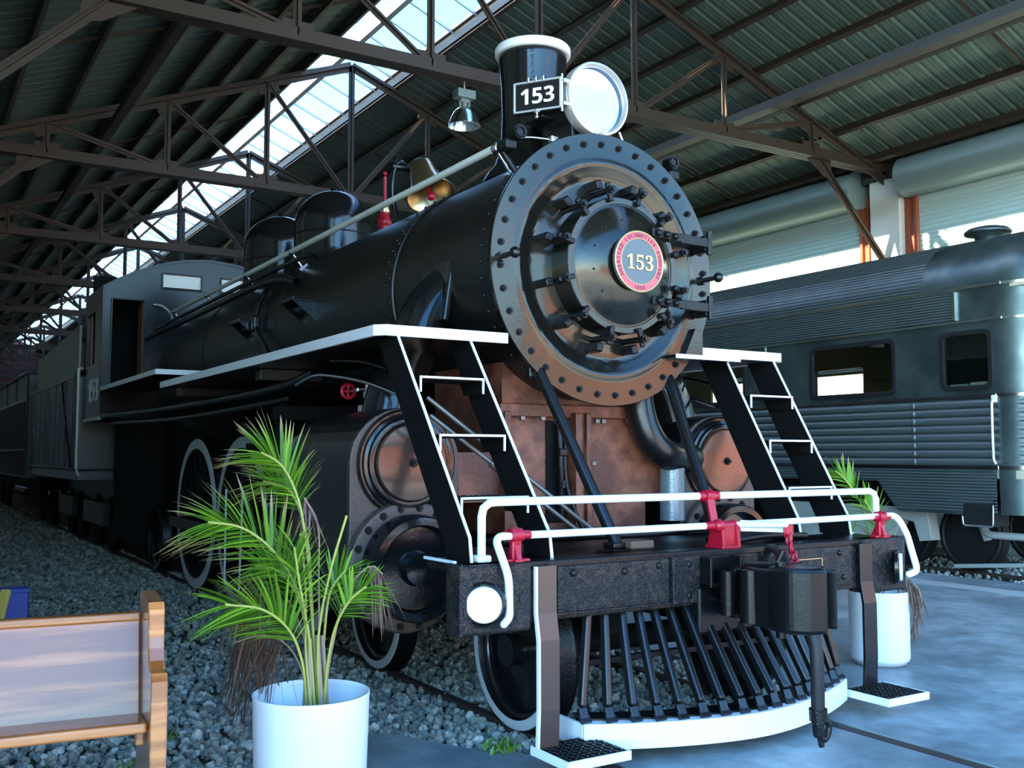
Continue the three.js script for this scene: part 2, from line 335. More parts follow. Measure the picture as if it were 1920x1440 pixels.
{ // walls, columns, roll-up shutters
  for (const s of [-1, 1]) {
    const side = s < 0 ? 'left' : 'right', xw = RIDGE + s * 8.0;
    const wall = structure(group('wall_' + side)), out = s < 0 ? -4.5 : 12.35;
    part('outer_sheet', s < 0 ? [span(out, out - 0.1, 0, 6.95, Z1, 2.9), span(out, out - 0.1, 6.2, 6.95, 2.9, Z0)] : [span(out, out + 0.1, 0, 6.95, -7.47, Z0), span(out, out + 0.1, 3.06, 6.95, -20.27, -7.47), span(out, out + 0.1, 0, 6.95, Z1, -20.27)], M.wallSheet, wall);
    for (let i = 1; i < 13; i++) {
      const z = 7.13 - BAY * i;
      part('column', [rspan(xw - s * 0.45, xw + s * 0.3, 0, 6.55, z - 0.33, z + 0.33, 0.03)], M.plaster, wall);
      if (s > 0) for (const k of [-1, 1]) part('door_jamb', [span(xw - 0.32, xw + 0.3, 0, 6.3, z + k * 0.33, z + k * 0.6), span(xw - 0.36, xw - 0.32, 0, 6.3, z + k * 0.42, z + k * 0.45), span(xw - 0.38, xw - 0.3, 0, 6.3, z + k * 0.56, z + k * 0.62)], M.redSteel, wall);
    }
  }
  const slat = [], h = 0.085, xs = 11.72;
  for (let y = 0; y < 6.2; y += h) slat.push([0, y], [0.022, y + h * 0.3], [0.022, y + h * 0.72], [0, y + h]);
  for (const s of [-1, 1]) for (let i = 0; i < 12; i++) {
    const z1 = Math.min(Z0, 7.13 - BAY * i - 0.6), z0 = 7.13 - BAY * i - BAY + 0.6;
    const g = structure(group('shutter', scene), s > 0 ? 'pale green roll-up shutter of narrow slats with its round drum above' : undefined);
    const p = [], low = s < 0 && i === 0 ? 5.95 : s > 0 && (i === 2 || i === 3) ? 3.06 : 0;
    for (let k = 4 * Math.round(low / h); k + 1 < slat.length; k++) {
      const [a, ya] = slat[k], [b, yb] = slat[k + 1], X = (v) => s > 0 ? xs - v : -4.42 + v;
      const A = [X(a), ya, z0], B = [X(a), ya, z1], C = [X(b), yb, z1], D = [X(b), yb, z0];
      p.push(...A, ...B, ...C, ...A, ...C, ...D);
    }
    const q = new THREE.BufferGeometry(); q.setAttribute('position', new THREE.BufferAttribute(new Float32Array(p), 3)); q.computeVertexNormals();
    part('curtain', [q, span(s > 0 ? xs + 0.01 : -4.48, s > 0 ? xs + 0.06 : -4.43, low, 6.4, z0, z1)], M.shutter, g);
    const X = s > 0 ? 11.5 : -4.06;
    part('drum', [at(new THREE.CylinderGeometry(0.36, 0.36, z1 - z0 + 0.2, 28).rotateX(Math.PI / 2), X, 6.42, (z0 + z1) / 2)], M.drum, g);
  }
  const back = structure(group('wall_back'));
  part('brick_wall', [extrude([[-4.2, 0], [12.2, 0], [12.2, 6.7], [4, 9.9], [-4.2, 6.7]], 0.3).translate(0, 0, Z1 - 0.3)], M.brick, back);
  for (let x = -3; x < 12; x += 2.1) part('girt', [bar(V(x, 3.2, Z1 + 0.1), V(x + 1.1, 4.6, Z1 + 0.1), 0.1, 0.12)], M.plaster, back);
  for (const y of [2.9, 4.1, 5.3, 6.5]) part('girt', [span(-4, 12, y, y + 0.14, Z1, Z1 + 0.12)], M.roofSteel, back);
  }
{ // what lies before the open end: sunlit yard and a rust-red freight shed that the paint mirrors
  structure(part('yard_ground', [span(-60, 70, -0.3, -0.02, 9, 90), span(-60, -14, -0.3, -0.02, -60, 9), span(14, 70, -0.3, -0.02, -60, 9)], M.sand));
  const w = thing('yard_store', 'long cream store house standing in the yard past the raised shutters', 'building', 23, 0, -24);
  part('wall', [span(0, 5, -0.02, 5.6, -22, 22)], M.cream, w);
  part('roof', [box(3.6, 0.12, 45, 1.0, 6.0, 0, 0, 0, 0.3), box(3.6, 0.12, 45, 4.2, 6.0, 0, 0, 0, -0.3)], M.roofSheet, w);
  const b = thing('freight_shed', 'long rust-red freight shed standing across the yard before the open end', 'building', 13, 0, 25);
  b.rotation.y = 0.64;
  part('wall', [span(-26, 26, -0.02, 4.6, 0, 6)], M.rust, b);
  part('roof', [box(53, 0.12, 3.6, 0, 5.0, 1.2, -0.3), box(53, 0.12, 3.6, 0, 5.0, 4.7, 0.3)], M.roofSheet, b);
  for (let x = -22; x < 24; x += 8) part('door', [rspan(x - 1.4, x + 1.4, 0, 3.2, -0.12, -0.02, 0.02), span(x - 0.04, x + 0.04, 0.1, 3.1, -0.16, -0.1)], M.wood, b);
}

// ---------------------------------------------------------------- the locomotive
const AX = 2.631;                                                    // height of the boiler's axis
const loco = thing('steam_locomotive', 'big black steam locomotive numbered 153 with white trimmed running boards and red fittings', 'locomotive');
{ // smokebox front
  const f = part('smokebox_front', [latheZ([[0.845, -0.03], [0.85, -0.005], [0.845, 0], [0.705, 0], [0.695, 0.001], [0.685, 0.0035], [0.675, 0.006], [0.665, 0.007], [0.655, 0.006], [0.645, 0.003], [0.635, -0.0015], [0.625, -0.006], [0.61, -0.0120], [0.60, -0.0160], [0.59, -0.0195], [0.58, -0.0240], [0.57, -0.0270], [0.56, -0.0285], [0.54, -0.0285], [0.52, -0.0265], [0.49, -0.0225], [0.46, -0.018], [0.43, -0.0135], [0.40, -0.010]], 96).translate(0, AX, 0)], M.front, loco);
  const d = part('door', [latheZ([[0.418, -0.06], [0.418, 0.145], [0.412, 0.152], [0.378, 0.152], [0.374, 0.147], [0.366, 0.147], [0.355, 0.153], [0.33, 0.170], [0.30, 0.190], [0.27, 0.207], [0.24, 0.222], [0.21, 0.234], [0.18, 0.244], [0.14, 0.254], [0.07, 0.26], [0.0001, 0.261]], 96).translate(0, AX, 0)], M.front, f);
  const stuffRivets = [];
  for (let k = 0; k < 12; k++) { const a = (k / 12) * 2 * Math.PI + 0.2; if (Math.abs(a - Math.PI * 2) > 0.1) stuffRivets.push(at(new THREE.SphereGeometry(0.008, 8, 6), Math.cos(a) * 0.27, AX + Math.sin(a) * 0.27, 0.206)); }
  part('rivets', stuffRivets, M.black, f).userData.kind = 'stuff';
  const bg = merged(bolt(0.0165, 0, 0, 0));
  for (let k = 0; k < 36; k++) { const a = (k + 0.35) / 36 * 2 * Math.PI; shared('bolt', bg, M.casting, f, Math.cos(a) * 0.782, AX + Math.sin(a) * 0.782, 0).rotation.z = a * 3; }
  for (let k = 0; k < 12; k++) {
    const a = (k + 0.5) / 12 * 2 * Math.PI, right = Math.abs(((a + Math.PI) % (2 * Math.PI)) - Math.PI) < 0.6;
    const g = [rbox(0.06, 0.05, 0.13, 0.014, 0.515, 0, 0.03), rbox(right ? 0.07 : 0.12, 0.034, 0.026, 0.009, right ? 0.43 : 0.45, 0, 0.168), discZ(0.019, 0.26, 0.462, 0, 0.07, 12), discZ(0.026, 0.022, 0.462, 0, 0.192, 6), discZ(0.014, 0.02, 0.462, 0, 0.212, 12)];
    const c = part('door_clamp', g, M.casting, f); c.rotation.z = a; c.position.y = AX;
  }
  for (const y of [0.215, -0.205]) {
    const h = [rbar(V(0.17, AX + y, 0.215), V(0.45, AX + y, 0.166), 0.018, 0.05, 0.006), rbar(V(0.44, AX + y, 0.166), V(0.70, AX + y, 0.145), 0.024, 0.06, 0.006), rbox(0.05, 0.11, 0.13, 0.012, 0.70, AX + y, 0.075), at(new THREE.CylinderGeometry(0.02, 0.02, 0.15, 12), 0.70, AX + y, 0.15)];
    for (const x of [0.22, 0.30, 0.38]) h.push(at(new THREE.SphereGeometry(0.022, 12, 8), x, AX + y, 0.226 - (x - 0.2) * 0.17));
    part('hinge', h, M.casting, f);
  }
  for (const s of [-1, 1]) part('handrail_knob', [discZ(0.03, 0.03, s * 0.775, AX, 0.015, 16), discZ(0.016, 0.13, s * 0.775, AX, 0.07, 12), at(new THREE.SphereGeometry(0.033, 16, 12), s * 0.775, AX, 0.15)], M.gloss, f);
  part('corner_bracket', [extrude([[0.58, 2.10], [0.74, 2.10], [0.74, 2.28], [0.68, 2.3]], 0.03, 0.003)], M.front, f);
  // builder's plate
  const p = part('builder_plate', [discZ(0.15, 0.07, 0, AX, 0.26, 48), discZ(0.182, 0.022, 0, AX, 0.292, 64)], M.slate, loco);
  part('rim', [at(new THREE.TorusGeometry(0.18, 0.006, 8, 72), 0, AX, 0.303), at(new THREE.TorusGeometry(0.137, 0.003, 8, 64), 0, AX, 0.305)], M.gold, p);
  part('border_ring', [at(new THREE.RingGeometry(0.138, 0.178, 72), 0, AX, 0.3045)], M.pinkRed, p);
  part('numerals', [text('153', 0.09, 0.008, serif).translate(0, AX - 0.005, 0.303)], M.gold, p);
  const letters = [], words = 'AMERICAN LOCOMOTIVE COMPANY';
  for (let i = 0; i < words.length; i++) if (words[i] !== ' ') { const a = (214 - i * 9.45) * Math.PI / 180; letters.push(at(text(words[i], 0.023, 0.003), Math.cos(a) * 0.158, AX + Math.sin(a) * 0.158, 0.304, 0, 0, a - Math.PI / 2)); }
  for (let i = 0; i < 4; i++) { const a = (258 + i * 8) * Math.PI / 180; letters.push(at(text('1888'[i], 0.022, 0.003), Math.cos(a) * 0.158, AX + Math.sin(a) * 0.158, 0.304, 0, 0, a + Math.PI / 2)); }
  part('lettering', letters, mat([0.20, 0.025, 0.045], 0.4), p);
}
{ // boiler
  const b = part('boiler', [latheZ([[0.80, -0.02], [0.80, -1.5], [0.80, -9.25], [0.3, -9.3]].reverse(), 96).translate(0, AX, 0)], M.jacket, loco);
  part('seam_band', [latheZ([[0.802, -1.58], [0.812, -1.575], [0.812, -1.42], [0.802, -1.415]], 96).translate(0, AX, 0), latheZ([[0.80, -4.03], [0.806, -4.02], [0.806, -3.96], [0.80, -3.95]], 96).translate(0, AX, 0), latheZ([[0.80, -6.53], [0.806, -6.52], [0.806, -6.46], [0.80, -6.45]], 96).translate(0, AX, 0)], M.jacket, b);
  const rv = [], s0 = new THREE.SphereGeometry(0.013, 8, 6);
  for (const [z, n, r] of [[-1.535, 58, 0.812], [-1.46, 58, 0.812], [-0.1, 50, 0.80], [-0.2, 50, 0.80]]) for (let k = 0; k < n; k++) { const a = (k + (z < -1.5 ? 0.5 : 0)) / n * 2 * Math.PI; rv.push(s0.clone().translate(Math.cos(a) * r, AX + Math.sin(a) * r, z)); }
  part('rivets', rv, M.black, b).userData.kind = 'stuff';
  for (const [z, y] of [[-3.05, 2.74], [-4.55, 2.73]]) {
    const st = part('boiler_step', [rspan(-1.0, -0.82, y, y + 0.018, z - 0.17, z + 0.13, 0.005), rspan(-1.0, -0.985, y, y + 0.04, z - 0.17, z + 0.13, 0.004), sideways(extrude([[z + 0.10, y], [z + 0.13, y], [z + 0.13, y - 0.15], [z + 0.10, y - 0.15]], 0.03), -0.79), extrude([[-0.99, y], [-0.79, y], [-0.79, y - 0.16]], 0.012).translate(0, 0, z + 0.11), extrude([[-0.99, y], [-0.79, y], [-0.79, y - 0.16]], 0.012).translate(0, 0, z - 0.16)], M.gloss, b);
  }
  for (const s of [-1, 1]) {
    part('pipe', tube([V(s * 0.73, 3.02, -3.6), V(s * 0.80, 3.1, -4.2), V(s * 0.83, 3.08, -6.5), V(s * 0.85, 3.05, -9.15)], 0.035, 60), M.black, b);
    part('pipe', tube([V(s * 0.66, 3.18, -3.3), V(s * 0.73, 3.22, -3.8), V(s * 0.74, 3.19, -9.1)], 0.022, 60), M.black, b);
    part('injector_pipe', [tube([V(s * 0.66, 3.13, -4.55), V(s * 0.80, 2.95, -4.42), V(s * 0.86, 2.7, -4.35), V(s * 0.85, 2.45, -4.05), V(s * 0.84, 2.15, -3.75)], 0.022, 40), rbox(0.07, 0.14, 0.09, 0.02, s * 0.86, 2.72, -4.36)], M.gloss, b);
  }
}
{ // stack
  const st = part('smoke_stack', [latheY([[0.36, 3.36], [0.33, 3.42], [0.275, 3.48], [0.238, 3.58], [0.222, 3.70], [0.217, 3.85], [0.222, 4.05], [0.238, 4.24], [0.24, 4.275], [0.20, 4.28], [0.19, 3.7]], 64).translate(0, 0, -0.86)], M.gloss, loco);
  part('rim', [latheY([[0.238, 4.268], [0.260, 4.270], [0.266, 4.28], [0.266, 4.318], [0.258, 4.33], [0.235, 4.336], [0.205, 4.334], [0.20, 4.30], [0.20, 4.26]], 64).translate(0, 0, -0.86)], M.white, st, 'white painted rim');
  const bolts = []; for (let k = 0; k < 14; k++) { const a = k / 14 * 2 * Math.PI; bolts.push(at(new THREE.SphereGeometry(0.016, 8, 6), Math.cos(a) * 0.335, 3.43 - 0.09 * Math.cos(a) ** 2, -0.86 + Math.sin(a) * 0.335)); }
  part('rivets', bolts, M.black, st).userData.kind = 'stuff';
}
{ // headlight with its number board
  const y = 3.74, z = -0.12;
  const h = part('headlight', [latheZ([[0.0001, -0.52], [0.14, -0.50], [0.19, -0.42], [0.212, -0.30], [0.218, -0.06], [0.218, 0]]).translate(0, y, z), rspan(-0.2, 0.2, 3.44, 3.47, -0.62, -0.1, 0.008), rspan(-0.16, -0.13, 3.45, 3.62, -0.5, -0.16), rspan(0.13, 0.16, 3.45, 3.62, -0.5, -0.16), rspan(-0.3, 0.3, y - 0.11, y + 0.1, -0.5, -0.3, 0.02)], M.black, loco);
  part('door_ring', [latheZ([[0.214, -0.05], [0.236, -0.045], [0.24, -0.01], [0.24, 0.022], [0.234, 0.034], [0.222, 0.036], [0.214, 0.024], [0.212, 0.0]]).translate(0, y, z)], mat([0.62, 0.60, 0.56], 0.3, 0.6), h);
  part('reflector', [discZ(0.213, 0.004, 0, y, z - 0.02, 64)], M.mirror, h);
  part('lens', [discZ(0.212, 0.006, 0, y, z + 0.012, 64)], M.glass, h);
  part('hinge', [rspan(-0.268, -0.215, y + 0.06, y + 0.085, z - 0.02, z + 0.03, 0.005), rspan(-0.268, -0.215, y - 0.085, y - 0.06, z - 0.02, z + 0.03, 0.005), rod(V(-0.262, y - 0.12, z), V(-0.262, y + 0.12, z), 0.009)], M.chrome, h);
  part('catch', [rod(V(0.16, y - 0.19, z + 0.03), V(0.19, y - 0.25, z + 0.03), 0.012), at(new THREE.SphereGeometry(0.022, 12, 8), 0.2, y - 0.26, z + 0.03), rod(V(0.19, y - 0.25, z + 0.01), V(0.12, y - 0.3, z + 0.03), 0.006)], M.chrome, h);
  for (const s of [-1]) {
    const nb = new THREE.Group(); nb.name = numbered('number_board', loco); loco.add(nb);
    nb.position.set(s * 0.36, 3.742, -0.25); nb.rotation.y = s * 0.962;
    const w = 0.325, hh = 0.2;
    part('board', [rbox(w, hh, 0.05, 0.008, 0, 0, -0.025)], M.black, nb);
    part('board_frame', [rbox(w, 0.014, 0.012, 0.004, 0, hh / 2 - 0.007, 0.004), rbox(w, 0.014, 0.012, 0.004, 0, -hh / 2 + 0.007, 0.004), rbox(0.014, hh, 0.012, 0.004, w / 2 - 0.007, 0, 0.004), rbox(0.014, hh, 0.012, 0.004, -w / 2 + 0.007, 0, 0.004)], M.aluminium, nb);
    part('numerals', [text('153', 0.1, 0.004).scale(1.04, 1, 1).translate(0, 0.002, 0)], M.white, nb);
    part('board_hinge', [-0.05, 0, 0.05].map((x) => rbox(0.02, 0.04, 0.035, 0.008, x - 0.01, hh / 2 + 0.008, -0.005)), M.chrome, nb);
    part('wing_nut', [rod(V(0.0, -hh / 2 - 0.045, 0.01), V(0, -hh / 2 + 0.01, 0.01), 0.008), rbox(0.04, 0.014, 0.01, 0.004, 0, -hh / 2 - 0.006, 0.012), at(new THREE.SphereGeometry(0.014, 10, 8), 0, -hh / 2 - 0.04, 0.012)], M.chrome, nb);
  }
  part('conduit', [tube([V(-0.62, 3.30, -0.28), V(-0.45, 3.47, -0.32), V(-0.2, 3.49, -0.28), V(-0.12, 3.49, -0.2)], 0.012, 30), rbox(0.06, 0.05, 0.05, 0.01, -0.22, 3.49, -0.28), tube([V(-0.12, 3.49, -0.2), V(-0.05, 3.52, -0.1), V(0.0, 3.5, -0.08), V(0.02, 3.55, -0.05)], 0.008, 24)], M.chrome, loco);
}
{ // domes, whistle valve, bell
  const dome = (R, top, z, name) => {
    const d = part(name, [latheY([[R * 1.35, 3.16], [R * 1.12, 3.30], [R * 1.02, 3.42], [R, 3.52], ...Array.from({ length: 15 }, (_, i) => { const a = i / 14 * Math.PI / 2; return [Math.max(0.0001, R * Math.cos(a)), top - 0.37 + 0.37 * Math.sin(a)]; })], 64).translate(0, 0, z)], M.gloss, loco);
    part('band', [at(new THREE.TorusGeometry(R * 1.003, 0.008, 8, 64).rotateX(Math.PI / 2), 0, 3.68, z), at(new THREE.CylinderGeometry(0.05, 0.06, 0.05, 16), 0, top, z)], M.gloss, d);
  };
  dome(0.40, 4.15, -4.57, 'sand_dome'); dome(0.42, 4.22, -6.2, 'steam_dome');
  const v = part('whistle_valve', [latheY([[0.0001, 3.36], [0.06, 3.36], [0.06, 3.5], [0.046, 3.515], [0.046, 3.55], [0.064, 3.56], [0.064, 3.6], [0.044, 3.63], [0.044, 3.67]], 20).translate(-0.02, 0, -3.3), rod(V(-0.02, 3.7, -3.3), V(-0.02, 4.0, -3.3), 0.016, 12), at(new THREE.SphereGeometry(0.02, 12, 8), -0.02, 4.03, -3.3)], M.red, loco, 'red whistle valve');
  part('collar', [latheY([[0.03, 3.66], [0.044, 3.67], [0.044, 3.74], [0.02, 3.76]], 16).translate(-0.02, 0, -3.3)], M.brass, v);
  const bell = new THREE.Group(); bell.name = 'bell'; loco.add(bell); bell.position.set(0, 3.945, -2.62);
  const prof = [[0.0001, 0.02], [0.075, 0.015], [0.098, -0.01], [0.112, -0.1], [0.125, -0.18], [0.15, -0.25], [0.185, -0.31], [0.208, -0.345], [0.21, -0.355], [0.196, -0.352], [0.165, -0.30], [0.135, -0.235], [0.11, -0.15], [0.09, -0.03], [0.0001, -0.015]];
  const sh = part('bell_shell', [latheY(prof, 56)], M.brass, bell, 'polished brass bell');
  const cl = part('clapper', [rod(V(0, -0.04, 0), V(0, -0.36, 0), 0.012), at(new THREE.SphereGeometry(0.036, 14, 10), 0, -0.36, 0)], M.red, bell);
  for (const o of [sh, cl]) o.rotation.set(-0.52, 0, 0.03);
  part('yoke', [tube([V(-0.03, -0.02, -0.12), V(-0.16, 0.02, -0.1), V(-0.21, -0.12, -0.1), V(-0.20, -0.36, -0.1), V(-0.15, -0.55, -0.05), V(0, -0.58, 0)], 0.026, 40), tube([V(0.03, -0.02, -0.12), V(0.16, 0.02, -0.1), V(0.21, -0.12, -0.1), V(0.20, -0.36, -0.1), V(0.15, -0.55, -0.05), V(0, -0.58, 0)], 0.026, 40), rod(V(-0.22, -0.02, -0.1), V(0.22, -0.02, -0.1), 0.03), rbox(0.09, 0.08, 0.1, 0.02, 0, 0.02, -0.04), rspan(-0.2, 0.2, -0.62, -0.55, -0.15, 0.12, 0.02)], M.gloss, bell);
}
for (const s of [-1, 1]) { // boiler handrails
  const h = part('handrail', pipe([V(s * 0.66, 3.36, -0.22), V(s * 0.66, 3.355, -8.7)], 0.024, 0.05, 14), M.rail, loco, 'pale painted handrail along the boiler');
  for (const z of [-0.25, -3.95, -5.35, -6.9, -8.5]) part('stanchion', [rod(V(s * 0.54, 3.2, z), V(s * 0.66, 3.35, z), 0.016), at(new THREE.SphereGeometry(0.036, 14, 10), s * 0.66, 3.355, z), rbox(0.1, 0.03, 0.07, 0.008, s * 0.55, 3.22, z, 0, 0, -s * 0.7)], M.chrome, h);
  part('end_fitting', [rbox(0.09, 0.07, 0.12, 0.02, s * 0.64, 3.35, -0.16), at(new THREE.CylinderGeometry(0.045, 0.045, 0.07, 16).rotateX(Math.PI / 2), s * 0.6, 3.42, -0.1), at(new THREE.TorusGeometry(0.03, 0.008, 8, 20), s * 0.6, 3.42, -0.06), rod(V(s * 0.66, 3.34, -0.2), V(s * 0.56, 3.18, -0.16), 0.02)], M.casting, h);
}
for (const s of [-1, 1]) { // running boards
  const zf = -0.005, yt = 2.185;
  const r = part('running_board', [extrude([[0.72, zf - 0.012], [1.49, zf - 0.012], [1.535, zf - 0.06], [1.535, -5.13], [0.72, -5.13]].map(([x, z]) => [s * x, -z]), 0.046).rotateX(-Math.PI / 2).translate(0, yt - 0.05, 0), rspan(s * 0.9, s * 1.4, yt - 0.14, yt - 0.05, -5.1, -4.98), rspan(s * 0.9, s * 1.4, yt - 0.14, yt - 0.05, -2.6, -2.48)], M.black, loco);
  const c = 0.05;
  const rim = [[0.73, zf + 0.002], [1.548 - c, zf + 0.002], [1.548, zf - c], [1.548, -5.13], [1.53, -5.13], [1.53, zf - c - 0.008], [1.548 - c - 0.008, zf - 0.016], [0.73, zf - 0.016]];
  part('edging', [extrude(rim.map(([x, z]) => [s * x, -z]), 0.056, 0.002).rotateX(-Math.PI / 2).translate(0, yt - 0.055, 0)], M.white, r, 'white edge strip');
  part('cab_board', [rspan(s * 0.75, s * 1.41, 2.34, 2.375, -9.3, -5.93, 0.004)], M.black, r);
  part('edging', [rspan(s * 1.405, s * 1.425, 2.325, 2.38, -9.28, -5.95, 0.003), rspan(s * 0.78, s * 1.425, 2.325, 2.38, -5.945, -5.925, 0.003)], M.white, r, 'white edge strip');
  part('support_curve', tube([V(s * 1.32, 1.98, -1.9), V(s * 1.32, 2.02, -1.55), V(s * 1.30, 2.0, -1.25), V(s * 1.27, 1.93, -0.78), V(s * 1.22, 1.82, -0.35)], 0.014, 40), M.chrome, r);
  part('support_curve', tube([V(s * 1.32, 2.10, -1.25), V(s * 1.30, 2.06, -0.8), V(s * 1.28, 1.99, -0.45)], 0.012, 30), M.gloss, r);
  part('under_pipe', [tube([V(s * 1.3, 2.05, -1.6), V(s * 1.33, 1.98, -2.4), V(s * 1.33, 1.96, -5.4), V(s * 1.33, 2.0, -9.2)], 0.03, 60), tube([V(s * 1.25, 1.9, -2.2), V(s * 1.28, 1.85, -5.4), V(s * 1.28, 1.9, -9.2)], 0.025, 60)], M.black, r);
}
for (const s of [-1, 1]) { // ladders from the deck to the running boards
  const L = new THREE.Group(); L.name = numbered('front_ladder', loco); loco.add(L);
  const top = V(0, 2.13, -0.03), foot = V(0, 1.0, s < 0 ? 0.79 : 0.6);
  for (const x of [1.425, 0.975]) {
    const poly = [[top.z + 0.02, top.y], [foot.z, foot.y + 0.1], [foot.z + 0.02, foot.y - 0.02], [foot.z - 0.22, foot.y - 0.02], [foot.z - 0.235, foot.y + 0.05], [top.z - 0.22, top.y]];
    part('stringer', [sideways(extrude(poly, 0.014), s * x + 0.007)], M.sooty, L);
    part('edging', [rbar(V(s * x, top.y, top.z + 0.024), V(s * x, foot.y + 0.1, foot.z + 0.004), 0.015, 0.009, 0.002), rbar(V(s * x, foot.y + 0.1, foot.z + 0.004), V(s * x, foot.y - 0.02, foot.z + 0.024), 0.015, 0.009, 0.002)], M.white, L, 'white edge strip');
  }
  for (const [y, z] of s < 0 ? [[1.895, 0.185], [1.585, 0.41], [1.275, 0.635]] : [[1.87, 0.175], [1.575, 0.335], [1.28, 0.49]]) {
    const x0 = s < 0 ? -1.395 : 1.005, x1 = x0 + 0.39;
    const t = part('tread', [rspan(x0, x1, y - 0.012, y - 0.001, z - 0.25, z + 0.012, 0.003), ...[x0 + 0.004, x1 - 0.004].map((x) => sideways(extrude([[z + 0.01, y], [z + 0.01, y - 0.08], [z - 0.2, y - 0.08], [z - 0.25, y]], 0.008), x + 0.004))], M.sooty, L);
    const nub = []; for (let i = 0; i < 11; i++) for (let j = 0; j < 6; j++) nub.push(rbox(0.022, 0.008, 0.01, 0.003, x0 + 0.02 + i * 0.035, y + 0.001, z - 0.235 + j * 0.044, 0, (i + j) % 2 ? 0.8 : -0.8, 0, 1));
    part('chequer_plate', nub, M.casting, t).userData.kind = 'stuff';
    part('edging', [rspan(x0, x1, y - 0.006, y + 0.006, z + 0.01, z + 0.02, 0.002), rspan(x0, x0 + 0.011, y - 0.08, y, z + 0.01, z + 0.02, 0.002), rspan(x1 - 0.011, x1, y - 0.08, y, z + 0.01, z + 0.02, 0.002)], M.white, t, 'white edge strip');
  }
  part('brace', [rod(V(s * 0.5, 2.0, -0.04), V(s * 0.37, 0.99, 0.55), 0.035, 16), rbox(0.14, 0.03, 0.1, 0.008, s * 0.37, 1.0, 0.56), rbox(0.12, 0.12, 0.05, 0.01, s * 0.5, 2.0, -0.06)], M.black, loco);
}
part('lower_step', [rspan(0.42, 0.97, 2.095, 2.115, -0.02, 0.135, 0.004)], M.black, loco);
part('edging', [rspan(0.42, 0.97, 2.09, 2.118, 0.133, 0.145, 0.003)], M.white, loco, 'white edge strip');
for (const [a, b] of [[V(-1.25, 1.80, 0.0), V(-0.30, 1.02, 0.32)], [V(-1.24, 1.70, 0.02), V(-0.38, 1.02, 0.28)]]) part('drain_pipe', [rod(a, b, 0.013, 12), rod(a.clone().lerp(b, 0.38), a.clone().lerp(b, 0.44), 0.024, 12)], M.steelRod, loco);
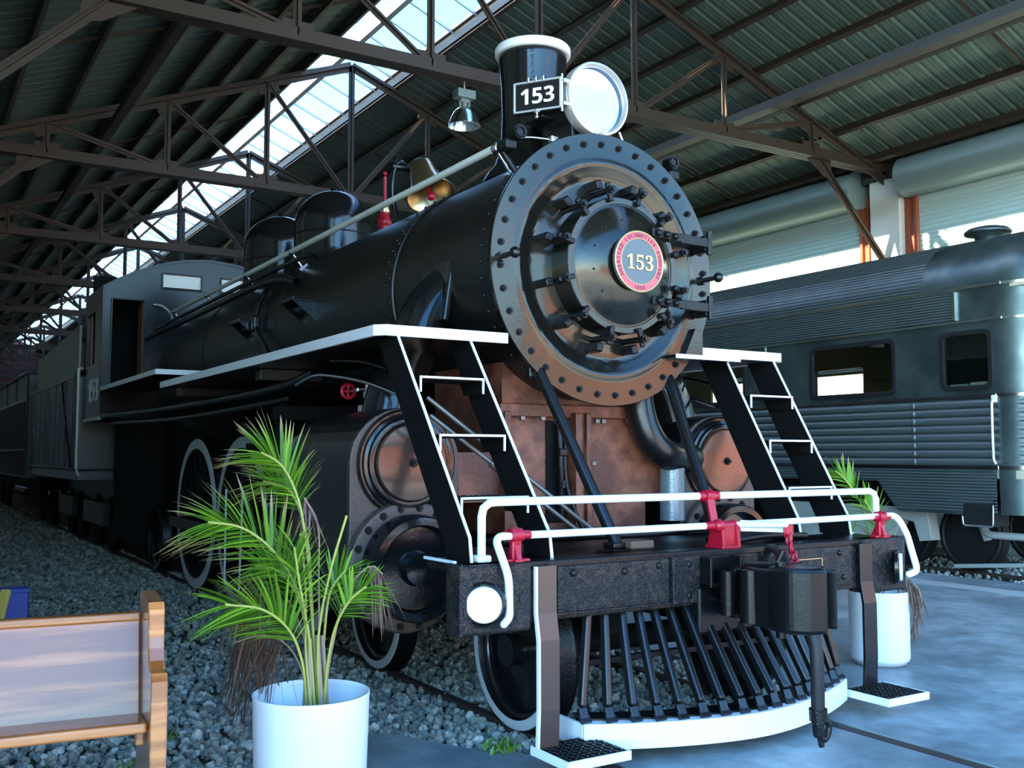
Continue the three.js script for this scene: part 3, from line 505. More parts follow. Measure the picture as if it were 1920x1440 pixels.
// ------------------------------------------------ pilot beam and what stands on it
{
  const b = part('pilot_beam', [rspan(-1.5, 1.5, 0.70, 0.965, 0.78, 0.905, 0.012)], M.beam, loco);
  part('deck', [rspan(-1.18, 1.18, 0.94, 0.985, 0.1, 0.80, 0.01), rspan(-1.5, 1.5, 0.94, 0.985, 0.5, 0.905, 0.01)], M.casting, b);
  for (const s of [-1, 1]) part('end_block', [rspan(s * 1.165, s * 1.54, 0.668, 0.985, 0.80, 0.93, 0.02), rspan(s * 1.525, s * 1.55, 0.664, 0.99, 0.79, 0.925, 0.01)], M.beam, b);
  part('face_plate', [rspan(-1.02, -0.33, 0.735, 0.955, 0.9, 0.93, 0.006), rspan(-1.03, -0.33, 0.727, 0.737, 0.895, 0.942, 0.003), rspan(-0.31, -0.12, 0.72, 0.96, 0.9, 0.935, 0.006)], M.beam, b);
  part('face_plate', [rspan(0.33, 1.06, 0.735, 0.955, 0.9, 0.93, 0.006), rspan(0.4, 0.83, 0.75, 0.9, 0.925, 0.936, 0.004)], M.beam, b);
  part('plate_border', [rspan(0.42, 0.80, 0.895, 0.9, 0.934, 0.939, 0.001), rspan(0.795, 0.80, 0.76, 0.9, 0.934, 0.939, 0.001)], M.gold, b, 'thin gilt border of a small plate');
  const hg = []; for (const [x, y] of [[-1.27, 0.90], [-1.22, 0.82], [-1.24, 0.74], [1.25, 0.92], [1.3, 0.84], [1.24, 0.76], [1.36, 0.72]]) hg.push(discZ(0.017, 0.006, x, y, 0.931, 16));
  part('bolt_holes', hg, M.rubber, b).userData.kind = 'stuff';
  const bg = merged([at(new THREE.SphereGeometry(0.018, 12, 8).scale(1, 1, 0.7), 0, 0, 0)]);
  for (const [x, y] of [[-0.93, 0.92], [-0.40, 0.925], [-0.62, 0.91], [0.45, 0.92], [0.95, 0.92], [-0.2, 0.92], [-0.2, 0.76], [0.98, 0.78]]) shared('rivet', bg, M.casting, b, x, y, 0.934);
  for (const s of [-1, 1]) {
    const g = new THREE.Group(); g.name = numbered('marker_disc', loco); loco.add(g); g.position.set(s * 1.448, 0.812, 0.965); g.rotation.y = s * 0.62;
    part('socket', [latheZ([[0.0001, -0.03], [0.102, -0.03], [0.102, -0.012], [0.092, -0.004], [0.09, -0.012]], 40)], M.gloss, g);
    part('disc_face', [latheZ([[0.082, -0.02], [0.082, 0.004], [0.078, 0.01], [0.0001, 0.013]], 48)], M.white, g, 'round white painted disc');
  }
  part('buffer_block', [rspan(-0.36, -0.20, 1.0 - 0.02, 1.025, 0.52, 0.66, 0.012)], mat([0.14, 0.085, 0.06], 0.6), loco);
  part('edging', [rbar(V(-1.51, 0.988, 0.5), V(-1.50, 0.988, 0.79), 0.02, 0.014, 0.004)], M.white, b, 'white edge strip');
  // hand rail and uncoupling lever
  part('front_rail', [...pipe([V(-1.365, 0.99, 0.8), V(-1.365, 1.262, 0.8), V(1.445, 1.262, 0.8), V(1.445, 1.09, 0.8)], 0.0205, 0.07, 14), rbox(0.075, 0.035, 0.075, 0.012, -1.365, 1.0, 0.8)], M.white, loco, 'white tubular rail across the pilot beam');
  part('uncoupling_lever', [...pipe([V(-1.345, 0.72, 0.97), V(-1.325, 0.75, 0.985), V(-1.325, 0.93, 0.98), V(-1.335, 1.105, 0.87), V(-1.17, 1.105, 0.86)], 0.019, 0.05, 12), ...pipe([V(-1.19, 1.105, 0.86), V(0.0, 1.105, 0.86)], 0.0185), ...pipe([V(0.3, 1.105, 0.86), V(1.38, 1.112, 0.86)], 0.0185), ...pipe([V(1.44, 1.112, 0.86), V(1.56, 1.112, 0.86), V(1.60, 1.0, 0.9), V(1.60, 0.78, 0.97), V(1.52, 0.765, 0.97)], 0.02, 0.07), ...pipe([V(0.2, 1.105, 0.86), V(0.31, 1.115, 1.12)], 0.017), rbar(V(0.22, 1.1, 0.88), V(0.34, 1.1, 1.08), 0.012, 0.06, 0.004)], M.white, loco, 'white uncoupling lever with turned down ends');
  const bracket = (x) => part('lever_bracket', [rbox(0.05, 0.016, 0.11, 0.006, x, 0.99, 0.85), rbox(0.14, 0.016, 0.05, 0.006, x, 0.99, 0.86), rbar(V(x, 0.99, 0.86), V(x, 1.09, 0.86), 0.035, 0.055, 0.01), sideways(extrude([[0.8, 0.99], [0.9, 0.99], [0.875, 1.06], [0.885, 1.11], [0.86, 1.14], [0.83, 1.11], [0.84, 1.06]], 0.022, 0.003), x + 0.011), at(new THREE.CylinderGeometry(0.034, 0.034, 0.06, 18).rotateZ(Math.PI / 2), x, 1.107, 0.86), rod(V(x - 0.07, 1.107, 0.86), V(x + 0.08, 1.107, 0.86), 0.021, 12)], M.red, loco, 'red painted lever bracket');
  bracket(-1.215); bracket(1.405);
  part('center_bracket', [rbox(0.13, 0.02, 0.14, 0.006, 0.125, 0.99, 0.84), extrude([[0.075, 0.985], [0.185, 0.985], [0.178, 1.1], [0.085, 1.1]], 0.03, 0.004).translate(0, 0, 0.85), sideways(extrude([[0.78, 0.99], [0.9, 0.99], [0.89, 1.1], [0.85, 1.13], [0.81, 1.1]], 0.018, 0.003), 0.09), sideways(extrude([[0.78, 0.99], [0.9, 0.99], [0.89, 1.1], [0.85, 1.13], [0.81, 1.1]], 0.018, 0.003), 0.2), rod(V(-0.02, 1.105, 0.86), V(0.22, 1.105, 0.86), 0.022, 14), at(new THREE.SphereGeometry(0.036, 14, 10), 0.07, 1.105, 0.87), rbar(V(0.06, 1.1, 0.85), V(0.06, 1.27, 0.81), 0.05, 0.022, 0.006), at(new THREE.CylinderGeometry(0.033, 0.033, 0.055, 18).rotateZ(Math.PI / 2), 0.06, 1.262, 0.8), rod(V(-0.01, 1.262, 0.8), V(0.13, 1.262, 0.8), 0.025, 14)], M.red, loco, 'red painted centre bracket');
  const links = []; 
  for (const [x0, z0] of [[0.31, 1.12], [0.40, 1.06]]) for (let k = 0; k < 5; k++) { const y = 1.08 - k * 0.042, g = new THREE.TorusGeometry(0.02, 0.006, 8, 18).scale(0.75, 1.3, 1); g.rotateY(k % 2 ? 1.57 : 0.4); links.push(at(g, x0 - k * 0.008 * (x0 > 0.35 ? 2 : 0), y, z0 + k * 0.02)); }
  part('chain', [...links, rbox(0.03, 0.06, 0.03, 0.008, 0.32, 1.09, 1.12), rbox(0.03, 0.06, 0.03, 0.008, 0.41, 1.08, 1.06)], M.red, loco, 'red painted chain');
}
{ // coupler
  const c = part('coupler', [
    rspan(-0.13, 0.10, 0.80, 0.955, 0.90, 0.94, 0.008), rspan(-0.13, -0.105, 0.80, 0.955, 0.93, 1.02, 0.008), rspan(0.08, 0.105, 0.80, 0.955, 0.93, 1.02, 0.008), rspan(-0.13, 0.10, 0.80, 0.82, 0.93, 1.01, 0.006), rspan(-0.15, 0.30, 0.55, 0.80, 0.72, 0.95, 0.02),
    rspan(0.02, 0.24, 0.66, 0.86, 0.9, 1.32, 0.025), rspan(0.0, 0.27, 0.64, 0.90, 1.0, 1.06, 0.015),
    extrude([[0.0, 1.12], [0.2, 1.12], [0.235, 1.26], [0.235, 1.46], [0.20, 1.53], [0.165, 1.46], [0.13, 1.35], [0.06, 1.34], [0.02, 1.40], [-0.05, 1.38], [-0.06, 1.26]].map(([x, z]) => [x, -z]), 0.26, 0.012).rotateX(-Math.PI / 2).translate(0, 0.65, 0),
    rbar(V(0.06, 0.915, 1.12), V(0.10, 0.93, 1.38), 0.16, 0.04, 0.012), rod(V(0.1, 0.92, 1.25), V(0.13, 1.0, 1.27), 0.02), rbar(V(0.19, 0.915, 1.18), V(0.215, 0.915, 1.46), 0.04, 0.04, 0.012)], M.coupler, loco);
  const soft = (pts) => new THREE.CatmullRomCurve3(pts.map(([x, z]) => V(x, -z, 0)), true, 'catmullrom', 0.35).getPoints(44).slice(0, -1).map((p) => [p.x, p.y]);
  part('knuckle', [extrude(soft([[-0.05, 1.37], [0.0, 1.355], [0.05, 1.375], [0.10, 1.44], [0.112, 1.52], [0.075, 1.565], [0.0, 1.552], [-0.055, 1.48]]), 0.27, 0.022).rotateX(-Math.PI / 2).translate(0, 0.652, 0), rod(V(-0.03, 0.6, 1.40), V(-0.03, 0.965, 1.40), 0.026), rspan(-0.005, 0.02, 0.64, 0.92, 1.555, 1.572, 0.006), at(new THREE.CylinderGeometry(0.05, 0.055, 0.26, 16), -0.05, 0.78, 1.22), at(new THREE.CylinderGeometry(0.04, 0.04, 0.22, 16), -0.07, 0.78, 1.08)], M.coupler, c);
  const nuts = []; for (const [x, y] of [[-0.04, 0.89], [-0.04, 0.73], [0.24, 0.6]]) nuts.push(...bolt(0.022, x, y, 0.945));
  part('bolts', nuts, M.coupler, c).userData.kind = 'stuff';
  part('air_hose', [tube([V(0.30, 0.80, 0.95), V(0.28, 0.97, 1.02), V(0.22, 0.985, 1.14), V(0.19, 0.90, 1.26), V(0.15, 0.75, 1.32)], 0.022, 40, 12), tube([V(0.03, 0.70, 1.50), V(0.03, 0.6, 1.555), V(0.025, 0.45, 1.57), V(0.03, 0.27, 1.565)], 0.032, 40, 14)], M.rubber, loco);
  part('hose_fitting', [rod(V(0.09, 0.29, 1.635), V(0.092, 0.235, 1.635), 0.043, 14), rbox(0.055, 0.09, 0.05, 0.018, 0.085, 0.2, 1.64, 0, 0, 0.2), tube([V(0.08, 0.2, 1.64), V(0.10, 0.15, 1.65), V(0.13, 0.16, 1.65), V(0.145, 0.205, 1.65), V(0.12, 0.235, 1.65)], 0.016, 24), rod(V(0.085, 0.19, 1.64), V(0.10, 0.115, 1.645), 0.014)].map((g) => g.translate(-0.06, 0, -0.07)), M.casting, loco);
}
{ // pilot of slanting bars over a white base band
  const arc = (x) => 1.225 - 0.285 * Math.pow(Math.abs(x - 0.04) / 0.93, 1.75);
  const pilot = new THREE.Group(); pilot.name = 'pilot'; loco.add(pilot);
  const xs = Array.from({ length: 25 }, (_, i) => -0.88 + i * 0.0775);
  const outer = xs.map((x) => [x, -arc(x)]), inner = xs.map((x) => [x * 0.97, -(arc(x) - 0.07)]).reverse();
  part('base_band', [extrude([...outer, ...inner], 0.115, 0.003).rotateX(-Math.PI / 2).translate(0, 0.085, 0), rspan(-0.88, -0.855, 0.085, 0.2, 0.55, 0.93), rspan(0.955, 0.98, 0.085, 0.2, 0.55, 0.93)], M.white, pilot, 'white painted base band');
  part('base_plate', [extrude([...xs.map((x) => [x * 0.96, -(arc(x) - 0.055)]), ...xs.map((x) => [x * 0.93, -(arc(x) - 0.19)]).reverse()], 0.012).rotateX(-Math.PI / 2).translate(0, 0.2, 0)], M.black, pilot);
  for (let i = 0; i < 17; i++) {
    const xb = -0.86 + i * 0.1125, zb = arc(xb) - 0.03, a = V(xb * 0.90, 0.73, 0.83), b = V(xb, 0.27, zb - 0.03), up = V(0, 0, 1);
    part('bar', [rbar(a, b, 0.040, 0.046, 0.014, up), rbar(b, V(xb, 0.205, zb), 0.05, 0.022, 0.006, up), rbar(V(xb, 0.235, zb - 0.015), V(xb, 0.203, zb + 0.012), 0.062, 0.016, 0.005, up), rbar(a, V(xb * 0.89, 0.79, 0.81), 0.06, 0.03, 0.008, up)], M.black, pilot);
  }
  part('cross_bar', [rspan(-0.8, 0.8, 0.70, 0.735, 0.78, 0.84, 0.006), rspan(-0.75, 0.75, 0.42, 0.45, 0.7, 0.74, 0.005)], M.black, pilot);
}
for (const s of [-1, 1]) { // hanging foot steps
  const st = new THREE.Group(); st.name = numbered('foot_step', loco); loco.add(st);
  const xa = s < 0 ? -1.143 : 1.115, xb = xa + 0.11, px0 = s < 0 ? -1.143 : 1.02, px1 = px0 + 0.34, y = 0.13;
  const path = [[0.96, 0.932], [0.74, 0.932], [0.62, 0.955], [0.30, 0.955], [y, 0.945]];
  const strap = []; for (let i = 0; i + 1 < path.length; i++) strap.push(rbar(V((xa + xb) / 2, path[i][0] + 0.004, path[i][1]), V((xa + xb) / 2, path[i + 1][0] - 0.004, path[i + 1][1]), xb - xa, 0.02, 0.004, V(0, 0, 1)));
  part('strap', strap, s < 0 ? mat([0.085, 0.055, 0.043], 0.3, 0.3, { bumpMap: T.peel, bumpScale: 0.001 }) : M.black, st);
  if (s < 0) { const e = []; for (let i = 0; i + 1 < path.length; i++) e.push(rbar(V(xa - 0.004, path[i][0] + 0.003, path[i][1]), V(xa - 0.004, path[i + 1][0] - 0.003, path[i + 1][1]), 0.012, 0.024, 0.003, V(0, 0, 1))); part('edging', e, M.white, st, 'white edge strip'); }
  part('tread', [rspan(px0, px1, y - 0.03, y, 0.89, 1.19, 0.004)], M.sooty, st);
  const nub = []; for (let i = 0; i < 10; i++) for (let j = 0; j < 9; j++) nub.push(rbox(0.024, 0.007, 0.009, 0.003, px0 + 0.025 + i * 0.032, y + 0.002, 0.91 + j * 0.032, 0, (i + j) % 2 ? 0.8 : -0.8, 0, 1));
  part('chequer_plate', nub, M.casting, st).userData.kind = 'stuff';
  part('edging', [rspan(px0, px1, y - 0.04, y + 0.003, 1.188, 1.2, 0.003), rspan(px0 - 0.01, px0, y - 0.04, y + 0.003, 0.89, 1.2, 0.003), rspan(px1 - 0.006, px1 + 0.006, y - 0.04, y + 0.003, 0.89, 1.2, 0.003)], M.white, st, 'white edge strip');
}
// ------------------------------------------------ cylinders, saddle, frame, wheels
for (const s of [-1, 1]) {
  const X = s * 1.21, cy = new THREE.Group(); cy.name = numbered('cylinder', loco); loco.add(cy);
  const hull = []; for (let k = 0; k <= 16; k++) { const a = k / 16 * Math.PI; hull.push([X + Math.cos(a) * 0.335, 1.44 + Math.sin(a) * 0.31]); }
  hull.push([X - 0.335, 1.05]); for (let k = 0; k <= 16; k++) { const a = Math.PI + k / 16 * Math.PI; hull.push([X + Math.cos(a) * 0.35, 0.85 + Math.sin(a) * 0.35]); } hull.push([X + 0.335, 1.05]);
  part('jacket', [extrude(hull, 0.95, 0.01).translate(0, 0, -1.32)], M.black, cy);
  part('front_casting', [extrude(hull.map(([x, y]) => [X + (x - X) * 1.02, y]), 0.03, 0.006).translate(0, 0, -0.375)], M.flange, cy);
  const v = part('valve_chest', [latheZ([[0.31, -0.36], [0.31, -0.325], [0.298, -0.315], [0.285, -0.315], [0.28, -0.30], [0.262, -0.295], [0.256, -0.275], [0.238, -0.270], [0.226, -0.272], [0.22, -0.30]]).translate(X, 1.44, 0)], M.gloss, cy);
  part('cover', [latheZ([[0.222, -0.30], [0.222, -0.262], [0.213, -0.252], [0.15, -0.247], [0.0001, -0.245]]).translate(X, 1.44, 0)], s < 0 ? M.cover : M.copperCover, v, s < 0 ? 'polished round cover' : 'copper coloured dented round cover');
  part('bolt', bolt(0.02, X, 1.44, -0.245), M.casting, v);
  const h = part('cylinder_head', [latheZ([[0.375, -0.36], [0.375, -0.30], [0.365, -0.285], [0.345, -0.28], [0.30, -0.28]]).translate(X, 0.85, 0)], M.flange, cy);
  part('head_casing', [latheZ([[0.30, -0.285], [0.298, -0.15], [0.285, -0.13], [0.245, -0.125], [0.235, -0.14], [0.23, -0.20], [0.10, -0.20], [0.09, -0.14], [0.0001, -0.13]]).translate(X, 0.85, 0)], M.gloss, h);
  const bg = merged(bolt(0.017, 0, 0, 0));
  for (let k = 0; k < 18; k++) { const a = k / 18 * 2 * Math.PI; shared('bolt', bg, M.casting, h, X + Math.cos(a) * 0.335, 0.85 + Math.sin(a) * 0.335, -0.282); }
  part('drain_cock', [rspan(X - 0.05, X + 0.05, 1.74, 1.80, -0.95, -0.85, 0.012), rod(V(X, 1.78, -0.9), V(X, 1.94, -0.9), 0.018), at(new THREE.CylinderGeometry(0.03, 0.03, 0.04, 8), X, 1.86, -0.9), rod(V(X, 1.90, -0.9), V(X + s * 0.0, 1.9, -1.22), 0.010), rbox(0.03, 0.03, 0.04, 0.006, X, 1.9, -1.05)], M.chrome, cy);
  part('hand_wheel', [at(new THREE.TorusGeometry(0.045, 0.012, 10, 24), X, 1.9, -1.22), rod(V(X - 0.045, 1.9, -1.22), V(X + 0.045, 1.9, -1.22), 0.008), rod(V(X, 1.855, -1.22), V(X, 1.945, -1.22), 0.008), at(new THREE.SphereGeometry(0.02, 10, 8), X, 1.9, -1.22)], M.red, cy, 'red hand wheel');
  part('steam_pipe', [tube([V(s * 0.62, 2.62, -0.78), V(s * 0.84, 2.42, -0.78), V(s * 1.0, 2.1, -0.76), V(s * 1.12, 1.85, -0.74), V(s * 1.18, 1.6, -0.72)], 0.16, 30, 24), rbox(0.05, 0.42, 0.42, 0.02, s * 0.80, 2.52, -0.78, 0, 0, s * 0.15)], M.gloss, loco);
  if (s > 0) part('exhaust_elbow', [tube([V(0.42, 2.05, -0.28), V(0.45, 1.75, -0.25), V(0.52, 1.57, -0.22), V(0.66, 1.48, -0.22), V(0.98, 1.46, -0.35)], 0.10, 30, 20)], M.black, loco);
  if (s > 0) part('chest_pipe', [rod(V(s * 0.72, 1.05, -0.26), V(s * 0.72, 1.45, -0.26), 0.085, 24), at(new THREE.TorusGeometry(0.09, 0.012, 8, 24).rotateX(Math.PI / 2), s * 0.72, 1.42, -0.26)], mat([0.20, 0.24, 0.25], 0.25, 0.4, { bumpMap: T.pitted, bumpScale: 0.001 }), loco);
}
{
  const sd = part('saddle', [extrude([[-0.56, 1.0], [-0.56, 1.2], [-0.95, 1.2], [-0.95, 1.5], [-0.56, 1.5], [-0.56, 1.93], ...Array.from({ length: 9 }, (_, i) => { const a = (-1.57 - 0.78 + i * 0.195); return [Math.cos(a) * 0.79, AX + Math.sin(a) * 0.79]; }), [0.56, 1.93], [0.56, 1.5], [0.95, 1.5], [0.95, 1.2], [0.56, 1.2], [0.56, 1.0]], 0.9).translate(0, 0, -1.25), rspan(-0.6, 0.6, 1.72, 1.8, -0.36, -0.3), rspan(-0.08, -0.03, 0.98, 1.75, -0.36, -0.24), rspan(0.02, 0.06, 0.98, 1.75, -0.36, -0.26), rspan(-0.03, 0.02, 0.98, 1.75, -0.36, -0.29), rspan(-0.58, -0.53, 0.98, 1.75, -0.36, -0.28)], M.saddle, loco);
  part('recess', [rspan(-0.24, -0.085, 1.06, 1.70, -0.35, -0.335)], M.sooty, sd);
  const nuts = []; for (const [x, y] of [[-0.45, 1.73], [-0.3, 1.73], [-0.2, 1.73], [0.12, 1.72], [0.17, 1.72], [0.38, 1.73], [-0.5, 1.5], [0.09, 1.2], [0.09, 1.45]]) nuts.push(rbox(0.032, 0.03, 0.03, 0.005, x, y - 0.02, -0.29));
  part('bolts', nuts, M.steelRod, sd).userData.kind = 'stuff';
  part('pipe_cluster', [tube([V(-0.17, 1.68, -0.3), V(-0.17, 1.4, -0.28), V(-0.15, 1.1, -0.3)], 0.02, 20), tube([V(-0.12, 1.68, -0.3), V(-0.14, 1.3, -0.26), V(-0.05, 1.0, -0.2)], 0.014, 20), rbox(0.06, 0.05, 0.05, 0.01, -0.16, 1.5, -0.28), rbox(0.05, 0.06, 0.05, 0.01, -0.15, 1.3, -0.28)], M.casting, sd);
  part('deck_clutter', [rspan(-0.9, -0.75, 0.98, 1.02, 0.0, 0.2, 0.02), rspan(0.5, 0.7, 0.98, 1.03, 0.0, 0.15, 0.02), tube([V(-0.95, 1.02, 0.3), V(-0.6, 1.04, 0.36), V(0, 1.02, 0.3), V(0.5, 1.05, 0.36), V(0.9, 1.02, 0.3)], 0.018, 40), tube([V(0.35, 1.0, 0.7), V(0.6, 1.02, 0.72), V(0.95, 1.0, 0.68)], 0.02, 24)], M.casting, loco);
  const fr = part('frame', [rspan(-0.56, -0.44, 0.55, 0.94, -9.5, 0.7, 0.01), rspan(0.44, 0.56, 0.55, 0.94, -9.5, 0.7, 0.01), span(-0.5, 0.5, 0.5, 0.9, -9.4, -0.4), span(-0.62, 0.62, 0.35, 2.0, -9.1, -6.3), span(-1.0, 1.0, 0.3, 1.9, -10.45, -9.0), span(-0.5, 0.5, 1.1, 1.9, -6.4, -2.0)], M.sooty, loco);
  part('valve_gear', [span(-1.30, -1.2, 1.25, 1.32, -2.9, -1.2), rbar(V(-1.18, 0.86, -1.2), V(-1.16, 0.84, -4.8), 0.07, 0.11, 0.02), rbox(0.12, 0.34, 0.4, 0.02, -1.2, 0.9, -2.1), rbar(V(-1.24, 1.4, -1.6), V(-1.2, 1.55, -3.4), 0.05, 0.06, 0.01), rbar(V(-1.24, 1.9, -2.4), V(-1.24, 1.1, -2.7), 0.04, 0.06, 0.01), span(-1.3, -0.6, 1.75, 1.85, -2.5, -2.35), span(-1.3, -0.6, 1.75, 1.85, -5.2, -5.05)], M.sooty, fr);
  part('side_rod', [rbar(V(-1.03, 0.74, -2.9), V(-1.03, 0.74, -6.8), 0.05, 0.12, 0.02)], M.casting, fr);
  const wheel = (R, w, spokes) => {
    const hub = [at(new THREE.CylinderGeometry(R * 0.2, R * 0.2, w + 0.08, 24).rotateZ(Math.PI / 2), 0, 0, 0), at(new THREE.TorusGeometry(R * 0.84, 0.035, 8, 48).rotateY(Math.PI / 2), 0, 0, 0)];
    if (spokes) for (let k = 0; k < spokes; k++) { const a = k / spokes * 2 * Math.PI; hub.push(rbar(V(0, Math.cos(a) * R * 0.15, Math.sin(a) * R * 0.15), V(0, Math.cos(a) * R * 0.84, Math.sin(a) * R * 0.84), 0.07, 0.07, 0.02, V(1, 0, 0))); }
    else hub.push(latheY([[0.0001, 0.02], [R * 0.25, 0.02], [R * 0.55, -0.03], [R * 0.86, 0.0], [R * 0.86, -0.04], [R * 0.5, -0.07], [0.0001, -0.03]], 48).rotateZ(Math.PI / 2));
    const tyre = latheY([[R * 0.86, -w / 2], [R * 0.86, w / 2], [R - 0.012, w / 2], [R, w / 2 - 0.012], [R + 0.004, -w / 2 + 0.03], [R + 0.028, -w / 2 + 0.02], [R + 0.028, -w / 2 - 0.008], [R * 0.86, -w / 2]], 72);
    const face = latheY([[R * 0.865, w / 2 + 0.002], [R - 0.013, w / 2 + 0.002], [R - 0.004, w / 2 - 0.008]], 72);
    return [merged(hub), merged([tyre.rotateZ(Math.PI / 2)]), merged([face.rotateZ(Math.PI / 2)])];
  };
  const [ph, pt, pf] = wheel(0.425, 0.12, 0), [dh, dt, df] = wheel(0.83, 0.13, 16);
  const place = (name, hub, tyre, rim, R, z) => { for (const s of [-1, 1]) { const w = shared(name, hub, R > 0.5 ? M.sooty : M.gloss, loco, s * 0.775, R + 0.003, z); if (s > 0) w.rotation.y = Math.PI; shared('tyre', tyre, M.casting, w); if (rim) shared('rim_paint', rim, M.tyre, w).userData.label = 'pale painted wheel rim'; } };
  for (const z of [0.21, -1.62]) place('pilot_wheel', ph, pt, pf, 0.425, z);
  for (const z of [-3.1, -4.8, -6.5]) place('driving_wheel', dh, dt, df, 0.83, z);
  place('trailing_wheel', ph, pt, null, 0.425, -8.5);
  part('truck_frame', [rbar(V(-0.62, 0.5, 0.5), V(-0.62, 0.5, -1.9), 0.08, 0.14, 0.02), rbar(V(0.62, 0.5, 0.5), V(0.62, 0.5, -1.9), 0.08, 0.14, 0.02), rod(V(-0.75, 0.43, 0.21), V(0.75, 0.43, 0.21), 0.07), rod(V(-0.75, 0.43, -1.62), V(0.75, 0.43, -1.62), 0.07)], M.sooty, loco);
  part('step_stirrup', [...pipe([V(-1.42, 1.2, -3.25), V(-1.42, 0.45, -3.25), V(-1.42, 0.42, -2.85), V(-1.42, 1.2, -2.8)], 0.008, 0.02)], M.tyre, loco);
}
{ // cab
  const zc = -9.2, cab = part('cab', [
    (() => { const o = [[-1.40, 1.97], [1.40, 1.97], [1.40, 3.72]]; for (let k = 0; k <= 14; k++) { const x = 1.32 - k / 14 * 2.64; o.push([x, 3.80 + 0.38 * (1 - (x / 1.32) ** 2)]); } o.push([-1.40, 3.72]);
      return extrude(o, 0.03, 0.004, [roundRect(-1.31, 2.43, -0.9, 3.56, 0.01), roundRect(0.9, 2.43, 1.31, 3.56, 0.01), roundRect(-0.66, 3.76, -0.14, 3.96, 0.01), roundRect(0.14, 3.76, 0.66, 3.96, 0.01)]).translate(0, 0, zc - 0.03); })()], M.cabSide, loco);
  for (const s of [-1, 1]) {
    part('cab_side', [sideways(extrude([[zc, 1.97], [zc, 3.74], [-10.5, 3.74], [-10.5, 2.5], [-10.45, 1.97]], 0.03, 0.003, [[[-9.72, 2.72], [-9.72, 3.45], [-10.32, 3.45], [-10.32, 2.72]]]), s * 1.41 + 0.015)], M.cabSide, cab);
    part('door_frame', [rspan(s * 1.325, s * 1.30, 2.40, 3.58, zc - 0.005, zc + 0.03), rspan(s * 0.905, s * 0.885, 2.40, 3.58, zc - 0.005, zc + 0.03), rspan(s * 1.32, s * 0.89, 3.555, 3.58, zc - 0.005, zc + 0.03)], M.cabSide, cab);
    part('door_edge', [rspan(s * 0.915, s * 0.90, 2.43, 3.555, zc - 0.3, zc - 0.005)], M.wood, cab);
    part('window_frame', [rspan(s * 0.67, s * 0.13, 3.955, 3.975, zc - 0.005, zc + 0.022), rspan(s * 0.67, s * 0.13, 3.745, 3.765, zc - 0.005, zc + 0.022), rspan(s * 0.68, s * 0.655, 3.745, 3.975, zc - 0.005, zc + 0.022), rspan(s * 0.145, s * 0.12, 3.745, 3.975, zc - 0.005, zc + 0.022)], M.cabSide, cab);
    part('paper_sheet', [rspan(s * 0.66, s * 0.14, 3.78, 3.96, zc - 0.012, zc - 0.006, 0.001)], M.paper, cab, 'white sheet behind the small upper window');
    part('window_post', [rspan(s * 1.40, s * 1.36, 2.72, 3.45, -10.33, -10.27), rspan(s * 1.40, s * 1.38, 2.72, 3.45, -9.76, -9.72)], M.wood, cab);
    part('sill_strip', [rspan(s * 1.405, s * 1.44, 1.94, 1.985, -10.46, zc, 0.004)], M.tyre, cab);
    const num = text('153', 0.32, 0.006); num.scale(1.1, 1, 1); num.rotateY(s * Math.PI / 2); part('numerals', [num.translate(s * 1.428, 2.36, -9.76)], M.white, cab);
    part('grab_iron', [...pipe([V(s * 1.46, 2.72, -10.55), V(s * 1.5, 2.72, -10.55), V(s * 1.5, 1.28, -10.55), V(s * 1.5, 1.2, -10.35)], 0.02, 0.06)], M.rail, cab);
  }
  const arc = []; for (let k = 0; k <= 20; k++) { const x = -1.42 + k / 20 * 2.84; arc.push([x, 3.735 + 0.475 * (1 - (x / 1.42) ** 2)]); }
  part('cab_roof', [extrude([...arc, ...arc.map(([x, y]) => [x, y - 0.035]).reverse()], 1.6).translate(0, 0, -10.78)], M.cabSide, cab);
  part('cab_floor', [span(-1.38, 1.38, 1.95, 2.0, -10.5, zc - 0.04), span(-0.85, 0.85, 2.0, 3.3, -9.6, zc - 0.04), span(-1.36, 1.36, 2.0, 4.05, -10.42, -10.38)], M.sooty, cab);
  part('lubricator', [rod(V(-0.75, 2.55, -9.7), V(-0.72, 3.0, -9.7), 0.012), at(new THREE.SphereGeometry(0.03, 12, 8), -0.72, 3.05, -9.68), at(new THREE.SphereGeometry(0.028, 12, 8), -0.74, 3.14, -9.68)], M.chrome, cab);
  part('conduit', tube([V(-0.78, 3.52, -9.16), V(-0.68, 3.5, -9.1), V(-0.60, 3.38, -8.95), V(-0.62, 3.25, -8.8)], 0.012, 24), M.tyre, cab);
}
